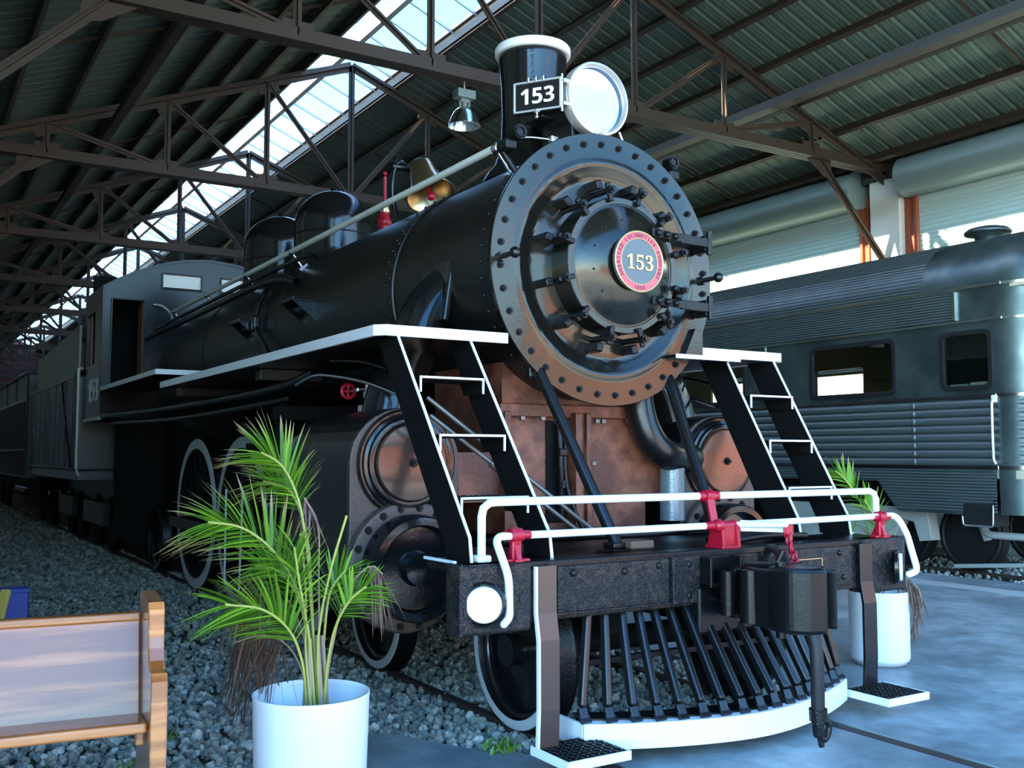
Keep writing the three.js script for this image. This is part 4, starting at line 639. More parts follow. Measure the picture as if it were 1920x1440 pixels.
{ // tender and the cars behind
  const t = thing('tender', 'dark riveted coal tender coupled behind the numbered cab', 'tender', 0, 0, -10.7);
  part('tank', [rspan(-1.5, 1.5, 1.25, 2.64, -5.5, -0.1, 0.03), rspan(-1.46, 1.46, 1.1, 1.25, -5.6, 0.0, 0.02)], mat([0.07, 0.085, 0.083], 0.28, 0.3, { bumpMap: T.peel, bumpScale: 0.002 }), t);
  part('coal_bunker', [...[-1, 1].map((s) => sideways(extrude([[0.05, 2.62], [0.1, 3.34], [-4.75, 3.20], [-4.75, 2.62]], 0.03, 0.004), s * 1.48 + 0.015)), span(-1.45, 1.45, 2.6, 3.2, -4.8, -4.7)], mat([0.10, 0.115, 0.11], 0.28, 0.3, { bumpMap: T.peel, bumpScale: 0.002 }), t);
  const rv = []; for (let k = 0; k < 9; k++) for (let j = 0; j < 20; j++) rv.push(at(new THREE.SphereGeometry(0.012, 6, 4), -1.502, 1.32 + j * 0.065, -0.3 - k * 0.62));
  part('rivets', rv, M.cabSide, t).userData.kind = 'stuff';
  part('brace_strip', [rbar(V(-1.51, 2.6, -1.5), V(-1.51, 1.3, -0.35), 0.02, 0.05, 0.004), rspan(-1.52, -1.49, 2.6, 2.66, -5.5, -0.1), ...[0.15, 1.0, 2.0, 3.0, 4.0, 5.0].map((d) => rspan(-1.515, -1.49, 1.3, 2.6, -d - 0.06, -d))], M.cabSide, t);
  const coal = []; for (let k = 0; k < 160; k++) coal.push(at(new THREE.IcosahedronGeometry(rr(0.07, 0.17), 0), rr(-1.35, 1.35), 3.1 + rr(0, 0.22), rr(-4.6, -0.3), rnd() * 3, rnd() * 3));
  part('coal', [...coal, span(-1.45, 1.45, 2.7, 3.12, -4.7, -0.1)], mat([0.06, 0.055, 0.05], 0.5), t).userData.kind = 'stuff';
  for (const z of [-0.9, -2.1, -3.9, -5.0]) for (const s of [-1, 1]) part('wheel', [at(new THREE.CylinderGeometry(0.42, 0.42, 0.12, 32).rotateZ(Math.PI / 2), s * 0.76, 0.42, z)], M.sooty, t);
  part('truck_frame', [rspan(-1.0, -0.9, 0.4, 0.75, -2.4, -0.5), rspan(-1.0, -0.9, 0.4, 0.75, -5.3, -3.6), rspan(-0.8, 0.8, 0.7, 1.15, -5.5, -0.2)], M.casting, t);
  const carLabel = ['dark wooden baggage car coupled directly behind the tender', 'dark wooden car last in the train beyond the baggage car'];
  for (let k = 0; k < 2; k++) {
    const c = thing('baggage_car', carLabel[k], 'railway car', 0, 0, -17.0 - k * 15.2);
    part('body', [rspan(-1.48, 1.48, 1.0, 3.15, -14.6, 0, 0.03)], mat([0.07, 0.09, 0.09], 0.35), c);
    const a2 = []; for (let i = 0; i <= 12; i++) { const x = -1.55 + i / 12 * 3.1; a2.push([x, 3.12 + 0.42 * (1 - (x / 1.55) ** 2)]); }
    part('roof', [extrude([...a2, [1.55, 3.08], [-1.55, 3.08]], 14.8).translate(0, 0, -14.7)], M.cabSide, c);
    part('side_batten', Array.from({ length: 56 }, (_, i) => rspan(-1.505, -1.48, 1.05, i % 8 === 0 ? 3.1 : 2.55, -0.14 - i * 0.26, -0.09 - i * 0.26, 0.004)), M.cabSide, c);
    part('belt_rail', [rspan(-1.51, -1.48, 2.55, 2.62, -14.6, 0), rspan(-1.51, -1.48, 1.55, 1.6, -14.6, 0)], M.cabSide, c);
    part('truck', [...[-1.5, -3.3, -11.3, -13.1].flatMap((z) => [-1, 1].map((s) => at(new THREE.CylinderGeometry(0.42, 0.42, 0.12, 24).rotateZ(Math.PI / 2), s * 0.76, 0.42, z))), span(-1.1, -0.95, 0.35, 0.7, -3.8, -1.0), span(-1.2, 1.2, 0.75, 1.0, -14.5, -0.1)], M.sooty, c);
  }
}

// ---------------------------------------------------------------- the stainless passenger coach on the next track
function rebase(g, x, y, z) { g.position.add(V(x, y, z)); for (const c of g.children) c.position.sub(V(x, y, z)); return g; }
{
  const c = thing('passenger_coach', 'fluted stainless steel passenger coach standing on the track beyond the locomotive', 'railway coach');
  const XS = 7.3, XC = 8.8, ZE = -2.1, R = 0.6, Z9 = -26;
  const winds = [[-4.86, -3.5, 2.28, 2.96, 0.09], [-2.79, -2.16, 2.29, 2.95, 0.08]];
  for (let z = -7.55; z > -25; z -= 2.75) winds.push([z, z + 1.36, 2.28, 2.96, 0.09]);
  const holes = winds.map(([a, b, y0, y1, r]) => roundRect(a, y0, b, y1, r));
  const near = sideways(extrude([[Z9, 2.16], [ZE, 2.16], [ZE, 3.5], [Z9, 3.5]], 0.03, 0, holes), XS + 0.03);
  const corner = (y0, y1, r = R) => { const g = new THREE.CylinderGeometry(r, r, y1 - y0, 20, 1, true, -Math.PI / 2, Math.PI / 2); return at(g, XS + R, (y0 + y1) / 2, ZE); };
  const farWinds = winds.filter((w, i) => i !== 1).map(([a, b, y0, y1, r]) => roundRect(a - 2.55, y0, b - 2.55 - 0.3, y1, r));
  part('side', [near, corner(0.98, 3.5), span(XS + R, 10.3 - R, 0.98, 3.5, ZE + R - 0.02, ZE + R)], M.stainless, c);
  part('far_side', [sideways(extrude([[Z9, 0.9], [ZE + R, 0.9], [ZE + R, 3.5], [Z9, 3.5]], 0.03, 0, farWinds), 10.3)], M.stainless, c);
  part('side', [span(XS, XS + 0.03, 1.34, 2.18, Z9, ZE)], M.stainless, c);
  part('interior_floor', [span(XS + 0.03, 10.27, 1.2, 1.3, Z9, ZE + R - 0.02), span(XS + 0.03, 10.27, 3.45, 3.49, Z9, ZE + R - 0.02)], M.cream, c);
  for (const z of [-3.3, -22]) part('partition', [span(XS + 0.05, 10.25, 1.3, 3.45, z - 0.03, z)], M.wood, c);
  part('lining', [sideways(extrude([[Z9, 1.3], [-3.35, 1.3], [-3.35, 3.45], [Z9, 3.45]], 0.01, 0, farWinds), 10.26)], M.cream, c);
  winds.forEach(([a, b, y0, y1, r], i) => {
    const outer = roundRect(a - 0.03, y0 - 0.03, b + 0.03, y1 + 0.03, r + 0.03).getPoints(6).map((p) => [p.x, p.y]);
    const w = part('window', [sideways(extrude(outer, 0.035, 0.004, [roundRect(a + 0.02, y0 + 0.02, b - 0.02, y1 - 0.02, r)]), XS + 0.012)], M.rubber, c);
    part('pane', [span(XS + 0.004, XS + 0.01, y0, y1, a, b)], M.darkGlass, w);
    if (i === 1) part('blind', [span(XS + 0.06, XS + 0.08, y0 + 0.055, y1 + 0.02, a - 0.02, b + 0.02)], M.rubber, w), part('blind_rail', [span(XS + 0.04, XS + 0.055, y0 + 0.022, y0 + 0.05, a + 0.06, a + 0.3), span(XS + 0.04, XS + 0.055, y0 + 0.03, y0 + 0.065, a + 0.33, b - 0.03)], M.white, w);
  });
  // fluted belt under the windows, each flute a swept half round that turns the corner
  for (let k = 0; k < 8; k++) {
    const y = 1.395 + k * 0.1, path = new THREE.CurvePath();
    path.add(new THREE.LineCurve3(V(XS + 0.016, y, Z9), V(XS + 0.016, y, ZE)));
    path.add(new THREE.CubicBezierCurve3(V(XS + 0.016, y, ZE), V(XS + 0.016, y, ZE + 0.33), V(XS + 0.27, y, ZE + R - 0.016), V(XS + R, y, ZE + R - 0.016)));
    path.add(new THREE.LineCurve3(V(XS + R, y, ZE + R - 0.016), V(10.0, y, ZE + R - 0.016)));
    part('flute', [new THREE.TubeGeometry(path, 60, 0.047, 12)], M.flute, c);
  }
  part('belt_strip', [span(XS - 0.02, XS + 0.02, 2.165, 2.2, Z9, ZE), span(XS - 0.02, XS + 0.02, 1.31, 1.35, Z9, ZE), span(XS - 0.02, XS + 0.02, 3.08, 3.105, Z9, ZE + 0.1), span(XS - 0.02, XS + 0.02, 3.49, 3.52, Z9, ZE + 0.1), span(XS - 0.012, XS, 2.2, 3.08, -5.79, -5.75), corner(3.08, 3.105, R + 0.015), corner(3.49, 3.52, R + 0.02), corner(2.165, 2.2, R + 0.015), corner(1.31, 1.35, R + 0.015), span(XS - 0.035, XS - 0.03 + 0.04, 3.12, 3.47, -2.62, -2.59)], M.chrome, c);
  part('joint_strip', Array.from({ length: 8 }, (_, k) => at(new THREE.SphereGeometry(0.05, 12, 8).scale(0.5, 0.9, 0.6), XS - 0.022, 1.395 + k * 0.1, -3.22)), M.flute, c);
  const fl = [];
  for (let y = 3.13; y < 3.47; y += 0.034) fl.push(rspan(XS - 0.012, XS + 0.01, y, y + 0.02, Z9, -2.62, 0.004));
  part('fluting', fl, M.flute, c).userData.kind = 'stuff';
  const fl2 = []; for (let y = 0.8; y < 1.31; y += 0.037) { const z1 = -2.14, cut = y < 1.14 ? -3.52 - Math.max(0, (y - 0.78)) * 0.8 : Z9; if (y < 1.14) { fl2.push(rspan(XS - 0.01, XS + 0.01, y, y + 0.022, cut, z1, 0.004)); fl2.push(rspan(XS - 0.01, XS + 0.01, y, y + 0.022, Z9, -6.5 + (y - 0.78) * 0.8, 0.004)); } else fl2.push(rspan(XS - 0.01, XS + 0.01, y, y + 0.022, Z9, z1, 0.004)); }
  part('skirt', [sideways(extrude([[ZE - 0.04, 1.32], [ZE - 0.04, 0.98], [ZE - 0.1, 0.96], [ZE - 0.1, 0.76], [-3.5, 0.76], [-3.8, 1.14], [-6.2, 1.14], [-6.5, 0.76], [Z9, 0.76], [Z9, 1.32]], 0.02), XS + 0.02), corner(0.78, 1.0, R - 0.01)], M.stainless, c);
  part('fluting', fl2, M.flute, c).userData.kind = 'stuff';
  part('step_box', [rspan(XS - 0.03, XS + 0.3, 0.63, 0.9, -2.56, -2.18, 0.01)], M.rubber, c);
  part('step_frame', [...pipe([V(XS - 0.035, 0.74, -2.57), V(XS - 0.035, 0.635, -2.56), V(XS - 0.035, 0.635, -2.18), V(XS - 0.035, 0.88, -2.17)], 0.012, 0.03)], M.chrome, c);
  part('grab_handle', [...pipe([V(XS - 0.03, 2.12, -2.12), V(XS - 0.07, 2.1, -2.12), V(XS - 0.075, 1.75, -2.12), V(XS - 0.07, 1.42, -2.12), V(XS - 0.03, 1.38, -2.12)], 0.014, 0.05), rbox(0.04, 0.09, 0.07, 0.015, XS - 0.02, 2.14, -2.12)], M.white, c, 'white grab handle');
  // roof
  const prof = [[7.3, 3.5], [7.315, 3.62], [7.36, 3.76], [7.45, 3.92], [7.62, 4.08], [7.9, 4.2], [8.3, 4.28], [8.8, 4.31]];
  const full = [...prof, ...prof.slice(0, -1).reverse().map(([x, y]) => [2 * XC - x, y])];
  const rows = [[Z9, 0], [ZE, 0]]; for (let k = 1; k <= 10; k++) rows.push([ZE, k / 10 * Math.PI / 2]);
  const pos = [], idx = [];
  rows.forEach(([z, v]) => full.forEach(([x, y]) => { const inx = Math.min(0.6, Math.abs(XC - x)) * (1 - Math.cos(v)); pos.push(x + Math.sign(XC - x) * inx, y - (y > 3.6 ? (y - 3.5) * 0.55 * (1 - Math.cos(v)) : 0), z + R * Math.sin(v)); }));
  const W = full.length; for (let j = 0; j + 1 < rows.length; j++) for (let i = 0; i + 1 < W; i++) { const a = j * W + i; idx.push(a, a + 1, a + W, a + 1, a + W + 1, a + W); }
  const rg = new THREE.BufferGeometry(); rg.setAttribute('position', new THREE.Float32BufferAttribute(pos, 3)); rg.setIndex(idx); rg.computeVertexNormals();
  part('roof', [rg, span(XS + 0.2, 10.1, 3.5, 3.85, ZE + R - 0.03, ZE + R - 0.01)], M.stainless, c);
  const rib = []; for (let i = 0; i + 1 < prof.length - 2; i++) { const a = V(prof[i][0], prof[i][1], 0), b = V(prof[i + 1][0], prof[i + 1][1], 0), n = Math.max(1, Math.round(a.distanceTo(b) / 0.045)); for (let k = 0; k < n; k++) { const p = a.clone().lerp(b, (k + 0.5) / n), t = Math.atan2(b.y - a.y, b.x - a.x); rib.push(box(0.022, 0.014, -3.09 - Z9, p.x, p.y, (-3.09 + Z9) / 2, 0, 0, t)); } }
  part('roof_fluting', rib, M.flute, c).userData.kind = 'stuff';
  part('roof_vent', [latheY([[0.16, 4.2], [0.16, 4.31], [0.28, 4.33], [0.29, 4.36], [0.24, 4.40], [0.12, 4.43], [0.0001, 4.435]], 36).translate(8.25, 0, -2.75)], M.stainless, c);
  // running gear
  part('underframe', [span(7.6, 10, 0.8, 1.2, Z9, ZE + 0.3), span(7.5, 10.1, 0.3, 0.8, -20, -6.6)], M.sooty, c);
  part('truck_side', [sideways(extrude([[-3.62, 1.04], [-3.32, 0.80], [-3.26, 0.40], [-3.42, 0.38], [-3.5, 0.62], [-3.7, 0.66], [-3.85, 0.35], [-4.4, 0.32], [-4.6, 0.62], [-5.0, 0.62], [-5.2, 0.32], [-5.75, 0.35], [-5.9, 0.66], [-6.1, 0.7], [-6.2, 1.04]], 0.16, 0.015), 7.78)], M.truckPaint, c);
  for (const z of [-2.95, -3.95, -5.5]) for (const x of [8.05, 9.55]) part('wheel', [at(new THREE.CylinderGeometry(0.45, 0.45, 0.13, 40).rotateZ(Math.PI / 2), x, 0.452, z), at(new THREE.TorusGeometry(0.40, 0.03, 8, 40).rotateY(Math.PI / 2), x - 0.065, 0.452, z)], M.rubber, c);
  part('brake_pipe', [...pipe([V(7.9, 0.78, -2.75), V(7.75, 0.5, -2.6), V(7.75, 0.5, -1.6)], 0.045, 0.12), rbar(V(7.85, 0.62, -2.7), V(7.85, 0.42, -2.62), 0.1, 0.08, 0.02)], M.truckPaint, c);
  part('guard_plank', [rbar(V(7.75, 0.08, -3.0), V(7.6, 0.3, -0.9), 0.12, 0.05, 0.01)], M.truckPaint, c);
  rebase(c, XC, 0, -14);
}

// ---------------------------------------------------------------- high bay lamps
{
  const lampAt = (x, z, label) => {
    const l = thing('high_bay_lamp', label, 'lamp', x, 6.6, z);
    part('hanger', [rod(V(0, 0.02, 0), V(0, -0.14, 0), 0.006), rod(V(0, -0.05, 0), V(0, -0.12, 0), 0.012)], M.aluminium, l);
    part('ballast_box', [rbox(0.28, 0.12, 0.17, 0.012, 0, -0.19, 0), rspan(-0.07, 0.07, -0.30, -0.25, -0.04, 0.04, 0.01), rbox(0.03, 0.1, 0.04, 0.006, -0.07, -0.33, 0), rbox(0.03, 0.1, 0.04, 0.006, 0.07, -0.33, 0), at(new THREE.CylinderGeometry(0.04, 0.045, 0.1, 16), 0, -0.34, 0)], M.drum, l);
    part('shade', [latheY([[0.04, -0.36], [0.10, -0.385], [0.15, -0.44], [0.19, -0.52], [0.215, -0.60], [0.222, -0.63], [0.217, -0.63], [0.21, -0.60], [0.183, -0.52], [0.143, -0.445], [0.095, -0.395], [0.03, -0.37]], 40)], M.chrome, l, 'bell shaped metal shade');
    part('bulb', [latheY([[0.02, -0.37], [0.03, -0.42], [0.05, -0.47], [0.04, -0.53], [0.0001, -0.56]], 20)], M.glass, l);
  };
  lampAt(2.77, -6.87, 'bell shaped high bay lamp hanging from the roof truss left of the smokestack');
}
// ---------------------------------------------------------------- pew
{
  const p = thing('pew', 'varnished oak pew with a stepped end panel standing on the ballast', 'bench', -2.955, 0, 1.10);
  p.rotation.y = -0.12;
  part('back_panel', [rbar(V(-0.68, 0.575, 0.07), V(-0.68, 0.905, -0.012), 1.36, 0.03, 0.006, V(0, 0, 1))], M.oak, p);
  part('back_rail', [rspan(-1.36, 0, 0.895, 0.925, -0.03, 0.022, 0.008)], M.oak, p);
  part('seat', [rbar(V(-0.68, 0.572, 0.05), V(-0.68, 0.603, 0.37), 1.36, 0.022, 0.008), rspan(-1.36, 0.0, 0.585, 0.622, 0.34, 0.372, 0.01)], M.oak, p);
  part('seat_rail', [rspan(-1.34, -0.02, 0.50, 0.575, 0.0, 0.02, 0.004), rspan(-0.03, 0, 0.53, 0.585, 0.24, 0.3, 0.008)], M.oak, p);
  const prof = [[-0.06, 0], [0.40, 0], [0.42, 0.30], [0.415, 0.755], [0.40, 0.775], [0.34, 0.775], [0.302, 0.80], [0.285, 0.84], [0.278, 0.875], [0.272, 0.965], [0.255, 0.985], [-0.05, 0.985], [-0.075, 0.965], [-0.075, 0.4]];
  for (const x of [0.05, -1.36]) part('end_panel', [sideways(extrude(prof, 0.04, 0.006), x)], M.oak, p);
}
// ---------------------------------------------------------------- palms in white tubs
function blade(a, b, w, sag, twist, c0, c1) {                                     // one leaflet, five stations, folded along its midrib
  const pos = [], col = [], d = b.clone().sub(a), side = d.clone().cross(V(0, 1, 0)).normalize().applyAxisAngle(d.clone().normalize(), twist), n = 5, P = [];
  for (let i = 0; i < n; i++) { const t = i / (n - 1), ww = w * (t < 0.12 ? 0.5 : 1) * Math.pow(1 - t, 0.55) , m = a.clone().addScaledVector(d, t); m.y -= sag * t * t; P.push([m.clone().addScaledVector(side, -ww), m.clone().add(V(0, -ww * 0.35, 0)), m.clone().addScaledVector(side, ww)]); }
  for (let i = 0; i + 1 < n; i++) for (let k = 0; k < 2; k++) {
    const A = P[i][k], B = P[i][k + 1], C = P[i + 1][k + 1], D = P[i + 1][k];
    for (const v of [A, B, C, A, C, D]) pos.push(v.x, v.y, v.z);
    const q = (t) => { const c = new THREE.Color().copy(c0).lerp(c1, smooth(0.62, 0.9, t)); return [c.r, c.g, c.b]; };
    const s = q(i / (n - 1)), e = q((i + 1) / (n - 1)); col.push(...s, ...s, ...e, ...s, ...e, ...e);
  }
  const g = new THREE.BufferGeometry(); g.setAttribute('position', new THREE.Float32BufferAttribute(pos, 3)); g.setAttribute('color', new THREE.Float32BufferAttribute(col, 3)); g.computeVertexNormals(); return g;
}
const leafGreen = [new THREE.Color().setRGB(0.11, 0.25, 0.008), new THREE.Color().setRGB(0.18, 0.34, 0.012), new THREE.Color().setRGB(0.065, 0.17, 0.008)], tipBrown = new THREE.Color().setRGB(0.38, 0.20, 0.12), deadBrown = new THREE.Color().setRGB(0.13, 0.065, 0.04);
function frond(parent, pts, from, len, o = {}) {                                   // pts: the rachis from base to tip
  const curve = new THREE.CatmullRomCurve3(pts), f = group('frond', parent);
  part('stalk', [new THREE.TubeGeometry(curve, 30, o.r || 0.006, 7)], o.dead ? M.deadStem : M.stem, f);
  const leaves = [], n = Math.round((o.n || 0) * 1.5);
  for (let i = 0; i < n; i++) for (const s of [-1, 1]) {
    const t = from + (1 - from) * (i + 0.3) / n, p = curve.getPoint(t), tan = curve.getTangent(t), u = (i + 0.5) / n;
    const view = V(-0.52, 0.25, 0.82), out = tan.clone().cross(view).normalize().multiplyScalar(s);
    const dir = tan.clone().multiplyScalar(0.75 + u * 0.6).add(out.multiplyScalar(1.05 - u * 0.55)).addScaledVector(view, rr(-0.35, 0.45)).normalize();
    if (o.dead) dir.lerp(V(rr(-0.3, 0.3), -1, rr(-0.3, 0.3)), 0.75).normalize();
    const L = len * 1.15 * (0.55 + 0.75 * Math.sin(Math.PI * (0.18 + 0.7 * u))) * rr(0.8, 1.1) * (o.one && s === o.one ? 0.55 : 1);
    leaves.push(blade(p, p.clone().addScaledVector(dir, L), (o.w || 0.0085) * 1.0 * rr(0.8, 1.15), L * rr(0.08, 0.3), rr(-0.6, 0.6), o.dead ? deadBrown : leafGreen[Math.floor(rnd() * 3)], o.dead ? deadBrown : (o.brown ? tipBrown : leafGreen[1])));
  }
  if (leaves.length) part('leaflets', leaves, M.leaf, f);
}
{
  const t = thing('potted_palm', 'areca palm with browned tips in a white tub in front of the locomotive', 'plant', -2.235, 0, 0.915);
  part('tub', [latheY([[0.0001, 0], [0.21, 0], [0.222, 0.02], [0.236, 0.50], [0.238, 0.515], [0.230, 0.518], [0.226, 0.50], [0.224, 0.38], [0.0001, 0.38]], 64)], M.pot, t, 'white round tub');
  part('soil', [latheY([[0.225, 0.385], [0.12, 0.40], [0.0001, 0.41]], 32)], M.soil, t);
  const r = V(0.851, 0, 0.525), fwd = V(-0.525, 0, 0.851);
  const P = (px, py, w = 0) => V(0, 0, 0).addScaledVector(r, (px - 590) / 452).addScaledVector(fwd, w).add(V(0, 0.47 + (1322 - py) / 452, 0));
  const F = (pts, from, len, o) => frond(t, pts.map((p) => P(...p)), from, len, o);
  const B = { brown: true };
  F([[603, 1345, 0], [588, 1180, -0.02], [570, 1020, -0.05], [548, 935, -0.08], [515, 880, -0.1], [478, 858, -0.1]], 0.56, 0.19, { n: 22, brown: true, r: 0.0062 });
  F([[598, 1345, 0.02], [585, 1200, 0.03], [560, 1100, 0.05], [520, 1035, 0.08], [465, 995, 0.1], [408, 985, 0.12]], 0.42, 0.21, { n: 26, brown: true, w: 0.0095 });
  F([[588, 1345, 0.04], [577, 1240, 0.06], [556, 1180, 0.1], [515, 1140, 0.16], [452, 1128, 0.2]], 0.40, 0.19, { n: 22, w: 0.0095 });
  F([[592, 1345, -0.03], [575, 1200, -0.06], [545, 1120, -0.1], [505, 1085, -0.14], [462, 1078, -0.18]], 0.45, 0.17, { n: 18, brown: true });
  F([[596, 1345, -0.02], [580, 1150, -0.1], [560, 1010, -0.16], [520, 930, -0.2], [470, 915, -0.22]], 0.60, 0.16, { n: 18, brown: true });
  F([[612, 1345, 0], [622, 1240, 0.02], [640, 1170, 0.04], [668, 1125, 0.06], [694, 1105, 0.06]], 0.52, 0.13, { n: 14 });
  F([[606, 1345, -0.05], [606, 1200, -0.08], [615, 1120, -0.12], [640, 1085, -0.15]], 0.55, 0.13, { n: 12 });
  F([[600, 1345, 0.03], [590, 1200, 0.06], [575, 1100, 0.1], [566, 1030, 0.12]], 0.5, 0.15, { n: 12 });
  F([[608, 1345, 0.02], [604, 1200, 0.03], [625, 1080, 0.04], [655, 975, 0.05]], 1, 0.1, { n: 0, r: 0.0055 });
  F([[596, 1345, 0.06], [583, 1220, 0.05], [578, 1110, 0.02], [565, 1010, 0]], 1, 0.1, { n: 0, r: 0.005 });
  const D = { dead: true, n: 16, w: 0.006, r: 0.0042 };
  F([[610, 1345, -0.02], [625, 1220, -0.04], [655, 1110, -0.06], [695, 1074, -0.08], [715, 1090, -0.08]], 0.72, 0.16, D);
  F([[584, 1345, 0], [568, 1260, -0.02], [530, 1215, -0.06], [480, 1207, -0.1], [430, 1222, -0.12]], 0.5, 0.26, { ...D, n: 24 });
  F([[586, 1345, -0.05], [560, 1210, -0.14], [510, 1130, -0.2], [450, 1110, -0.25], [420, 1140, -0.25]], 0.6, 0.24, { ...D, n: 18 });
  F([[600, 1345, -0.05], [592, 1100, -0.1], [585, 990, -0.12], [560, 945, -0.12]], 0.85, 0.12, { ...D, n: 8 });
  part('canes', [[578, 0.02], [592, 0.05], [602, -0.03], [612, 0.02], [620, -0.02], [586, -0.04]].map(([x, w]) => tube([P(x, 1352, w), P(595 + (x - 596) * 0.8, 1290, w), P(592 + (x - 596) * 0.6, 1200, w)], 0.010, 12, 8)), mat([0.30, 0.22, 0.14], 0.7), t);
}
{
  const t = thing('potted_palm', 'palm with dried hanging fronds in a white tub behind the foot step', 'plant', 2.33, 0, 0.1);
  part('tub', [latheY([[0.0001, 0], [0.18, 0], [0.185, 0.03], [0.198, 0.03], [0.205, 0.05], [0.207, 0.515], [0.200, 0.518], [0.197, 0.45], [0.0001, 0.44]], 56)], M.pot, t, 'white round tub');
  part('soil', [latheY([[0.196, 0.445], [0.0001, 0.46]], 24)], M.soil, t);
  const r = V(0.851, 0, 0.525), k = 272;
  const P = (px, py, w = 0) => V(0, 0, 0).addScaledVector(r, (px - 1650) / k).addScaledVector(V(-0.525, 0, 0.851), w).add(V(0, 0.47 + (1135 - py) / k, 0));
  const F = (pts, from, len, o) => frond(t, pts.map((p) => P(...p)), from, len, o);
  F([[1650, 1135, 0], [1640, 1040, 0], [1620, 960, 0.02], [1585, 905, 0.03], [1568, 890, 0.03]], 0.45, 0.17, { n: 14, w: 0.011, brown: true });
  F([[1650, 1135, 0], [1645, 1060, 0.05], [1640, 990, 0.1], [1615, 945, 0.12]], 0.45, 0.17, { n: 12, w: 0.011 });
  F([[1650, 1135, 0], [1620, 1050, 0], [1580, 990, 0], [1545, 970, 0]], 0.5, 0.15, { n: 10, w: 0.010 });
  F([[1640, 1135, 0], [1655, 1110, 0.08], [1690, 1103, 0.12], [1712, 1112, 0.12], [1722, 1140, 0.12]], 0.5, 0.14, { dead: true, n: 14, w: 0.005, r: 0.006 });
  F([[1652, 1135, 0], [1680, 1108, 0.02], [1705, 1112, 0.02], [1722, 1160, 0.02], [1715, 1190, 0.02]], 0.5, 0.12, { dead: true, n: 14, w: 0.005, r: 0.005 });
  F([[1646, 1135, 0], [1668, 1100, 0.1], [1700, 1096, 0.14]], 0.6, 0.08, { dead: true, n: 6, w: 0.005, r: 0.005 });
}
// ---------------------------------------------------------------- far left: yellow board and blue box
{
  const a = thing('leaning_board', 'yellow painted board leaning on a blue box beyond the pew', 'board', -3.085, 0, -2.45);
  part('plank', [rbar(V(-0.12, 0.0, 0.12), V(0.02, 0.60, -0.05), 0.06, 0.03, 0.005)], M.yellow, a);
  part('brace', [rbar(V(-0.30, 0.0, -0.1), V(-0.02, 0.58, -0.06), 0.045, 0.03, 0.005)], M.yellow, a);
  const b = thing('blue_box', 'small blue plastic box on the ballast beside the yellow board', 'box', -3.0, 0, -2.75);
  part('body', [rspan(-0.09, 0.09, 0.0, 0.56, -0.08, 0.08, 0.012)], M.blue, b);
  part('lid', [rspan(-0.095, 0.095, 0.55, 0.58, -0.085, 0.085, 0.008)], M.blue, b);
}
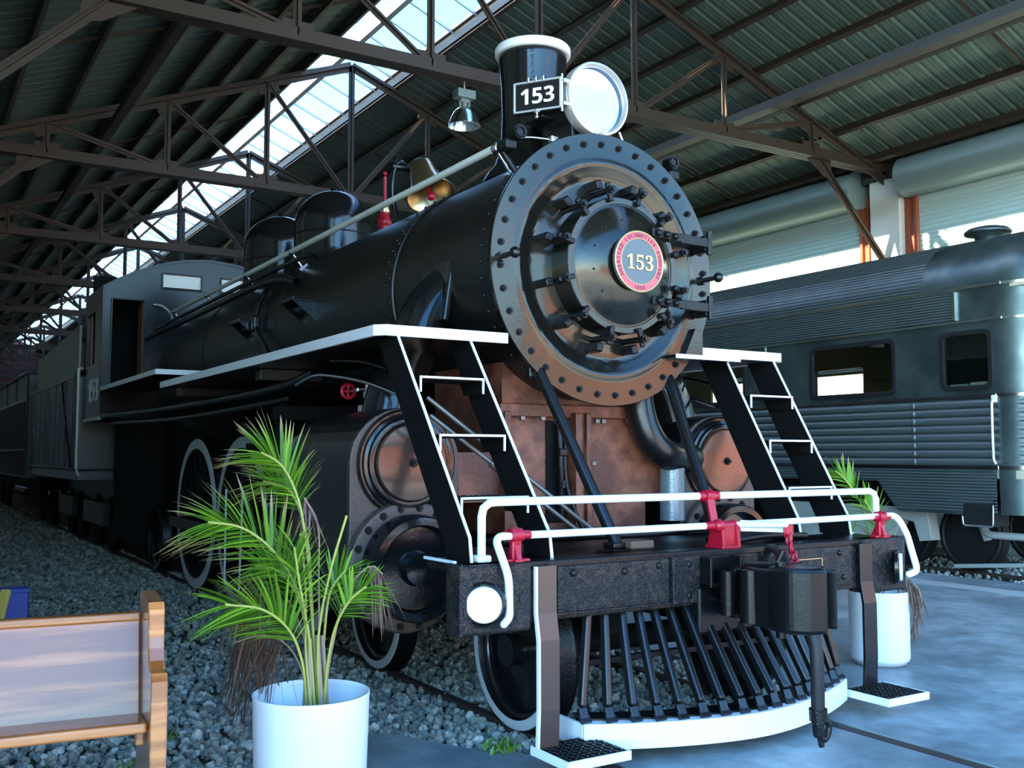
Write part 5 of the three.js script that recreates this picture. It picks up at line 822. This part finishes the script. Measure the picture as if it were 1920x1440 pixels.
// ---------------------------------------------------------------- ballast stones and weeds
{
  const shapes = [0, 1, 2, 3, 4].map((k) => { const g = new THREE.IcosahedronGeometry(1, 1), p = g.attributes.position; const cache = new Map();
    for (let i = 0; i < p.count; i++) { const key = [p.getX(i), p.getY(i), p.getZ(i)].map((v) => v.toFixed(3)).join(); if (!cache.has(key)) cache.set(key, rr(0.66, 1.12)); const s = cache.get(key); p.setXYZ(i, p.getX(i) * s, p.getY(i) * s * 0.72, p.getZ(i) * s * 0.85); }
    const o = finish(g); o.deleteAttribute('normal'); o.computeVertexNormals(); return boxUV(o); });
  const tones = [[0.36, 0.37, 0.31], [0.25, 0.26, 0.215], [0.50, 0.50, 0.43], [0.30, 0.28, 0.22], [0.17, 0.175, 0.15]].map((c) => mat(c, 0.85));
  const bed = scene.getObjectByName('ballast_bed');
  const edgeZ = (x) => x < -1.75 ? 0.13 : x < -1.42 ? -0.08 : x < -1.0 ? -0.1 + (x + 1.42) * 1.7 : x < 1.25 ? 0.5 : -50;
  const inBed = (x, z) => z < edgeZ(x) - 0.02 && x < 1.27;
  const near = [], all = [[], [], [], [], []];
  const put = (x, z, y, s) => all[Math.floor(rnd() * 5)].push([x, y, z, s]);
  for (let k = 0; k < 300;) { const x = rr(-2.75, 0.5), z = rr(-1.3, 0.66); if (!inBed(x, z) || (Math.abs(Math.abs(x) - 0.755) < 0.08)) continue; near.push([x, z]); k++; }
  near.forEach(([x, z], i) => { const s = rr(0.022, 0.042), m = shared('stone', shapes[i % 5], tones[Math.floor(rnd() * 5)], bed, x, -0.035 + s * 0.5, z); m.scale.setScalar(s); m.rotation.set(rnd() * 6, rnd() * 6, rnd() * 6); });
  for (let k = 0; k < 26000; k++) { const z = 0.6 - Math.pow(rnd(), 1.6) * 9, x = rr(-4.2, 1.25); if (inBed(x, z)) put(x, z, rr(-0.06, -0.02), rr(0.014, 0.034)); }
  for (let k = 0; k < 16000; k++) { const z = -7 - Math.pow(rnd(), 1.3) * 30, x = rr(-4.4, -0.6); put(x, z, -0.05, rr(0.025, 0.05)); }
  for (let k = 0; k < 5000; k++) put(rr(7.4, 10.4), rr(-14, 6), rr(-0.07, -0.04), rr(0.02, 0.04));
  const e = new THREE.Euler(), q = new THREE.Quaternion(), m4 = new THREE.Matrix4();
  all.forEach((list, k) => {
    const im = new THREE.InstancedMesh(shapes[k], tones[k], list.length);
    list.forEach(([x, y, z, s], i) => im.setMatrixAt(i, m4.compose(V(x, y, z), q.setFromEuler(e.set(rnd() * 6, rnd() * 6, rnd() * 6)), V(s, s, s))));
    im.name = numbered('gravel', scene); im.userData = { kind: 'stuff', label: 'grey crushed stone ballast around the tracks', category: 'gravel', group: 'loose ballast' }; im.castShadow = im.receiveShadow = true; scene.add(im);
  });
  for (const [x, z, s, label] of [[-1.06, 0.5, 0.11, 'small green weed at the concrete edge by the pilot wheel'], [-0.55, 0.4, 0.07, 'small green weed behind the left end of the pilot'], [-2.43, -0.6, 0.06, 'small green weed between the pew and the tub'], [-2.72, -0.2, 0.06, 'tiny green weed under the pew seat']]) {
    const w = thing('weed', label, 'plant', x, 0, z), l = [];
    for (let k = 0; k < 46; k++) { const a = rnd() * 6.28, d = rr(0.1, 1), b = V(Math.cos(a) * s * d, rr(-0.01, 0.02), Math.sin(a) * s * d); l.push(blade(b, b.clone().add(V(rr(-0.3, 0.3) * s, s * rr(0.2, 0.6), rr(-0.3, 0.3) * s)), s * 0.09, s * 0.15, rr(-1, 1), leafGreen[2], leafGreen[2])); }
    part('leaves', l, M.leaf, w);
  }
}


const renderer = new THREE.WebGLRenderer({ antialias: true });
renderer.toneMapping = THREE.LinearToneMapping;
renderer.toneMappingExposure = EXPOSURE;
renderer.shadowMap.enabled = true;
renderer.render(scene, camera);
